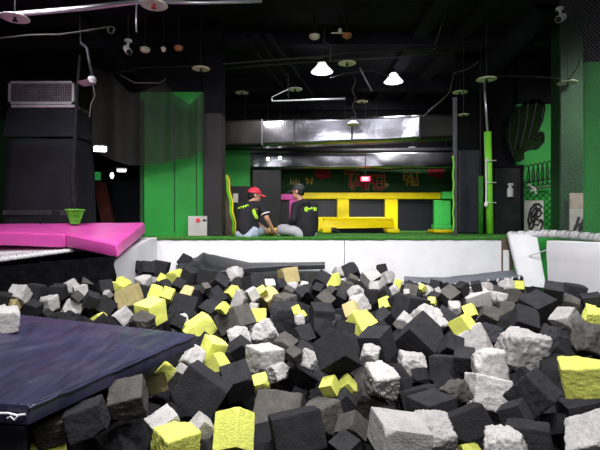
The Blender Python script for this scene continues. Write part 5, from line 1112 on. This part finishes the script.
l_, f_, u_ = [Vector(m1.col[i]) for i in range(3)]
solid([('ell', W1(0, -.02, .03), (.083, .095, .088), m1), ('ell', W1(0, -.055, -.03), (.066, .05, .05), m1)], 'hair', M['hair'], A, .008, 3)
cap(W1, m1, M['capred'], A, .095)
decal(sh, [[(237.5, 209.5), (239, 207.5), (240.8, 209)], [(240, 209), (241.5, 206.5), (243.5, 208.2)], [(243, 208.5), (244.5, 205.8), (246, 207.5)], [(245.5, 207.5), (247.5, 204.8), (249, 206)], [(238, 208.5), (243, 206.5), (249.3, 204.5)]], .008, M['lime'], 'lime_lettering', A)
decal(sh, [[(252.6, 209.5), (253.4, 213), (255.2, 217), (256, 219)], [(253.6, 209), (255.2, 212), (255.6, 216)], [(255.8, 214), (257.4, 217.5), (256.5, 219.5)]], .014, M['lime'], 'lime_side_stripe', A)
for k, (a, d) in enumerate((('ra', (.6, .6, -.1)), ('la', (.6, .6, -.05)))):
    p = J[a]; dv = V(d).normalized(); solid([('cap', [p+V((0, 0, -.02)), p+dv*.09+V((0, 0, -.03)), p+dv*.19+V((0, 0, -.035))], [.046, .046, .036])], 'shoe', M['shoe'], A, .01, 3)
# --- right person: black cap, black hooded jacket, grey trousers
B = thing('person', P(305, 232, 7.14), 'person in black cap, black hooded jacket and grey sweatpants sitting cross legged', 'person')
hd, W2, m2 = head_parts(P(298.3, 191.8, 7.2), (-.90, .42, -.06))
J = dict(pel=P(305.5, 230, 7.18), wai=P(305.5, 220, 7.2), che=P(304, 209, 7.22), nb=P(300.5, 201, 7.2), rs=P(314, 206, 7.32), ls=P(295.5, 206, 7.10),
         le=P(293.5, 219.5, 7.05), lw=P(289, 226.5, 7.28), re=P(314, 219, 7.52), rw=P(302, 227, 7.55), lh=P(302, 232, 7.13), rh=P(309, 232, 7.26), lk=P(281.5, 229.5, 7.28), la=P(297, 233.2, 7.46), rk=P(300, 228, 7.72), ra=P(286, 233, 7.52))
body = hd+[('cap', [J['nb'], P(299, 196, 7.2)], [.056, .052])]+[('cap', [J['pel'], J['wai'], J['che'], J['nb']], [.12, .105, .115, .06]), ('cap', [J['ls'], J['che'], J['rs']], [.055, .08, .055]),
    ('cap', [J['ls'], J['le'], J['lw']], [.046, .038, .027]), ('cap', [J['rs'], J['re'], J['rw']], [.046, .038, .027]), ('cap', [J['lh'], J['lk'], J['la']], [.075, .05, .036]), ('cap', [J['rh'], J['rk'], J['ra']], [.075, .05, .036])]
body += hand(J['lw'], (-.4, .6, -.4), 1)+hand(J['rw'], (-.8, -.1, -.3), -1)
solid(body, 'body', M['skin'], B, .0065, 3); eyes(W2, m2, B)
jk = solid([('cap', [P(306.5, 232, 7.16), P(306.5, 225, 7.16), P(307, 216, 7.18), P(305, 209, 7.2), P(301.5, 203.5, 7.2)], [.15, .158, .155, .135, .085]), ('cap', [P(310, 230, 7.22), P(310.5, 218, 7.22), P(309, 209, 7.24)], [.13, .13, .12]), ('cap', [P(301, 230, 7.2), P(300, 219, 7.18), P(300, 210, 7.18)], [.13, .125, .12]),
    ('cap', [J['ls'], P(304, 206.5, 7.2), J['rs']], [.072, .09, .07]), ('cap', [J['ls'], J['le'], P(290.5, 225, 7.22)], [.07, .06, .044]), ('cap', [J['rs'], J['re'], P(304, 226.5, 7.54)], [.07, .06, .044]),
    ('ell', P(304.5, 203, 7.12), (.105, .07, .055))], 'hooded_jacket', M['shirt'], B, .009, 5)
solid([('cap', [P(301, 233, 7.14), P(310, 233, 7.2)], [.12, .115]), ('cap', [J['lh'], P(291, 230, 7.18), J['lk']], [.10, .095, .085]), ('cap', [J['lk'], P(288, 232.5, 7.34), J['la']], [.08, .065, .05]), ('cap', [J['rh'], J['rk'], J['ra']], [.10, .08, .05])], 'sweatpants', M['sweat'], B, .009, 4)
solid([('ell', W2(0, -.018, .03), (.081, .094, .088), m2), ('ell', W2(0, -.05, -.025), (.068, .046, .045), m2)], 'hair', M['hair'], B, .008, 3)
cap(W2, m2, M['capblack'], B, .095)
decal(jk, [[(305, 207.5), (305.5, 211), (308, 211.5)], [(306, 207), (308, 209), (309, 210.5)], [(309, 209.5), (311.5, 208), (313, 209)], [(313.5, 207), (314, 210.5), (316.2, 210.5), (316, 206.8)], [(305.4, 209), (307.5, 210.5)], [(314.2, 208.5), (316.2, 208.8)]], .0125, M['lime'], 'lime_lettering', B)
for k, (a, d) in enumerate((('ra', (-.7, .1, -.1)), ('la', (.6, .35, -.05)))):
    p = J[a]; dv = V(d).normalized(); solid([('cap', [p, p+dv*.08+V((0, 0, -.012)), p+dv*.17+V((0, 0, -.015))], [.045, .045, .035])], 'shoe', M['shoe'], B, .01, 3)

# ------------------------------------------------------------------ loose block lying on the navy mat is in the table; lights
def area(name, loc, sx, sy, e, aim, col=(1, 1, 1), spread=115):
    ld = bpy.data.lights.new(name, 'AREA'); ld.shape = 'RECTANGLE'; ld.size = sx; ld.size_y = sy; ld.energy = e; ld.color = col; ld.spread = R(spread)
    o = bpy.data.objects.new(name, ld); COL.objects.link(o); o.location = loc
    o.rotation_euler = (V(aim)-V(loc)).to_track_quat('-Z', 'Y').to_euler(); return o
area('pit_lamp', (-1.2, 2.6, 3.3), 1.4, .5, 112, (-.6, 4.6, -.5), (1, .98, 1))
area('pit_lamp', (1.4, 3.0, 3.3), 1.4, .5, 122, (.9, 5.2, -.5), (1, .98, 1))
area('pit_lamp', (.4, .2, 3.3), 1.4, .5, 84, (.1, 2.2, -.6), (1, .98, 1))
area('back_lamp', (2.6, 9.4, 2.9), .8, .4, 92, (1.6, 11.6, .5), (1, .97, .92))
area('back_lamp', (-.9, 9.0, 2.6), .5, .3, 14, (-.9, 10.3, .9), (1, .97, .92))
area('side_lamp', (5.2, 5.8, 3.2), 1., .5, 68, (4.8, 8.6, .0), (1, 1, .96), 90)
area('side_lamp', (-3.4, 5.0, 3.2), .8, .4, 24, (-2.4, 7.0, -.4), (1, .98, 1), 90)
area('added_front_fill', (.5, -1.2, 2.2), 3.5, .8, 75, (.4, 8, 3.6), (1, .98, 1), 150)  # unseen fill added behind the camera to brighten the ceiling fittings
w = bpy.data.worlds.new('dim_hall'); S.world = w; w.use_nodes = True
w.node_tree.nodes['Background'].inputs['Color'].default_value = (.5, .5, .6, 1); w.node_tree.nodes['Background'].inputs['Strength'].default_value = .012

# ------------------------------------------------------------------ camera
cd = bpy.data.cameras.new('camera'); cam = bpy.data.objects.new('camera', cd); COL.objects.link(cam)
cam.location = (0, 0, CZ); cam.rotation_euler = (R(90), 0, 0)
cd.sensor_width = 36; cd.sensor_fit = 'HORIZONTAL'; cd.lens = 36*F/600; cd.shift_y = -(225-HY)/600; cd.clip_start = .05; cd.clip_end = 60
S.camera = cam
S.view_settings.view_transform = 'Standard'; S.view_settings.look = 'None'; S.view_settings.exposure = 0.0; S.view_settings.gamma = 1.0
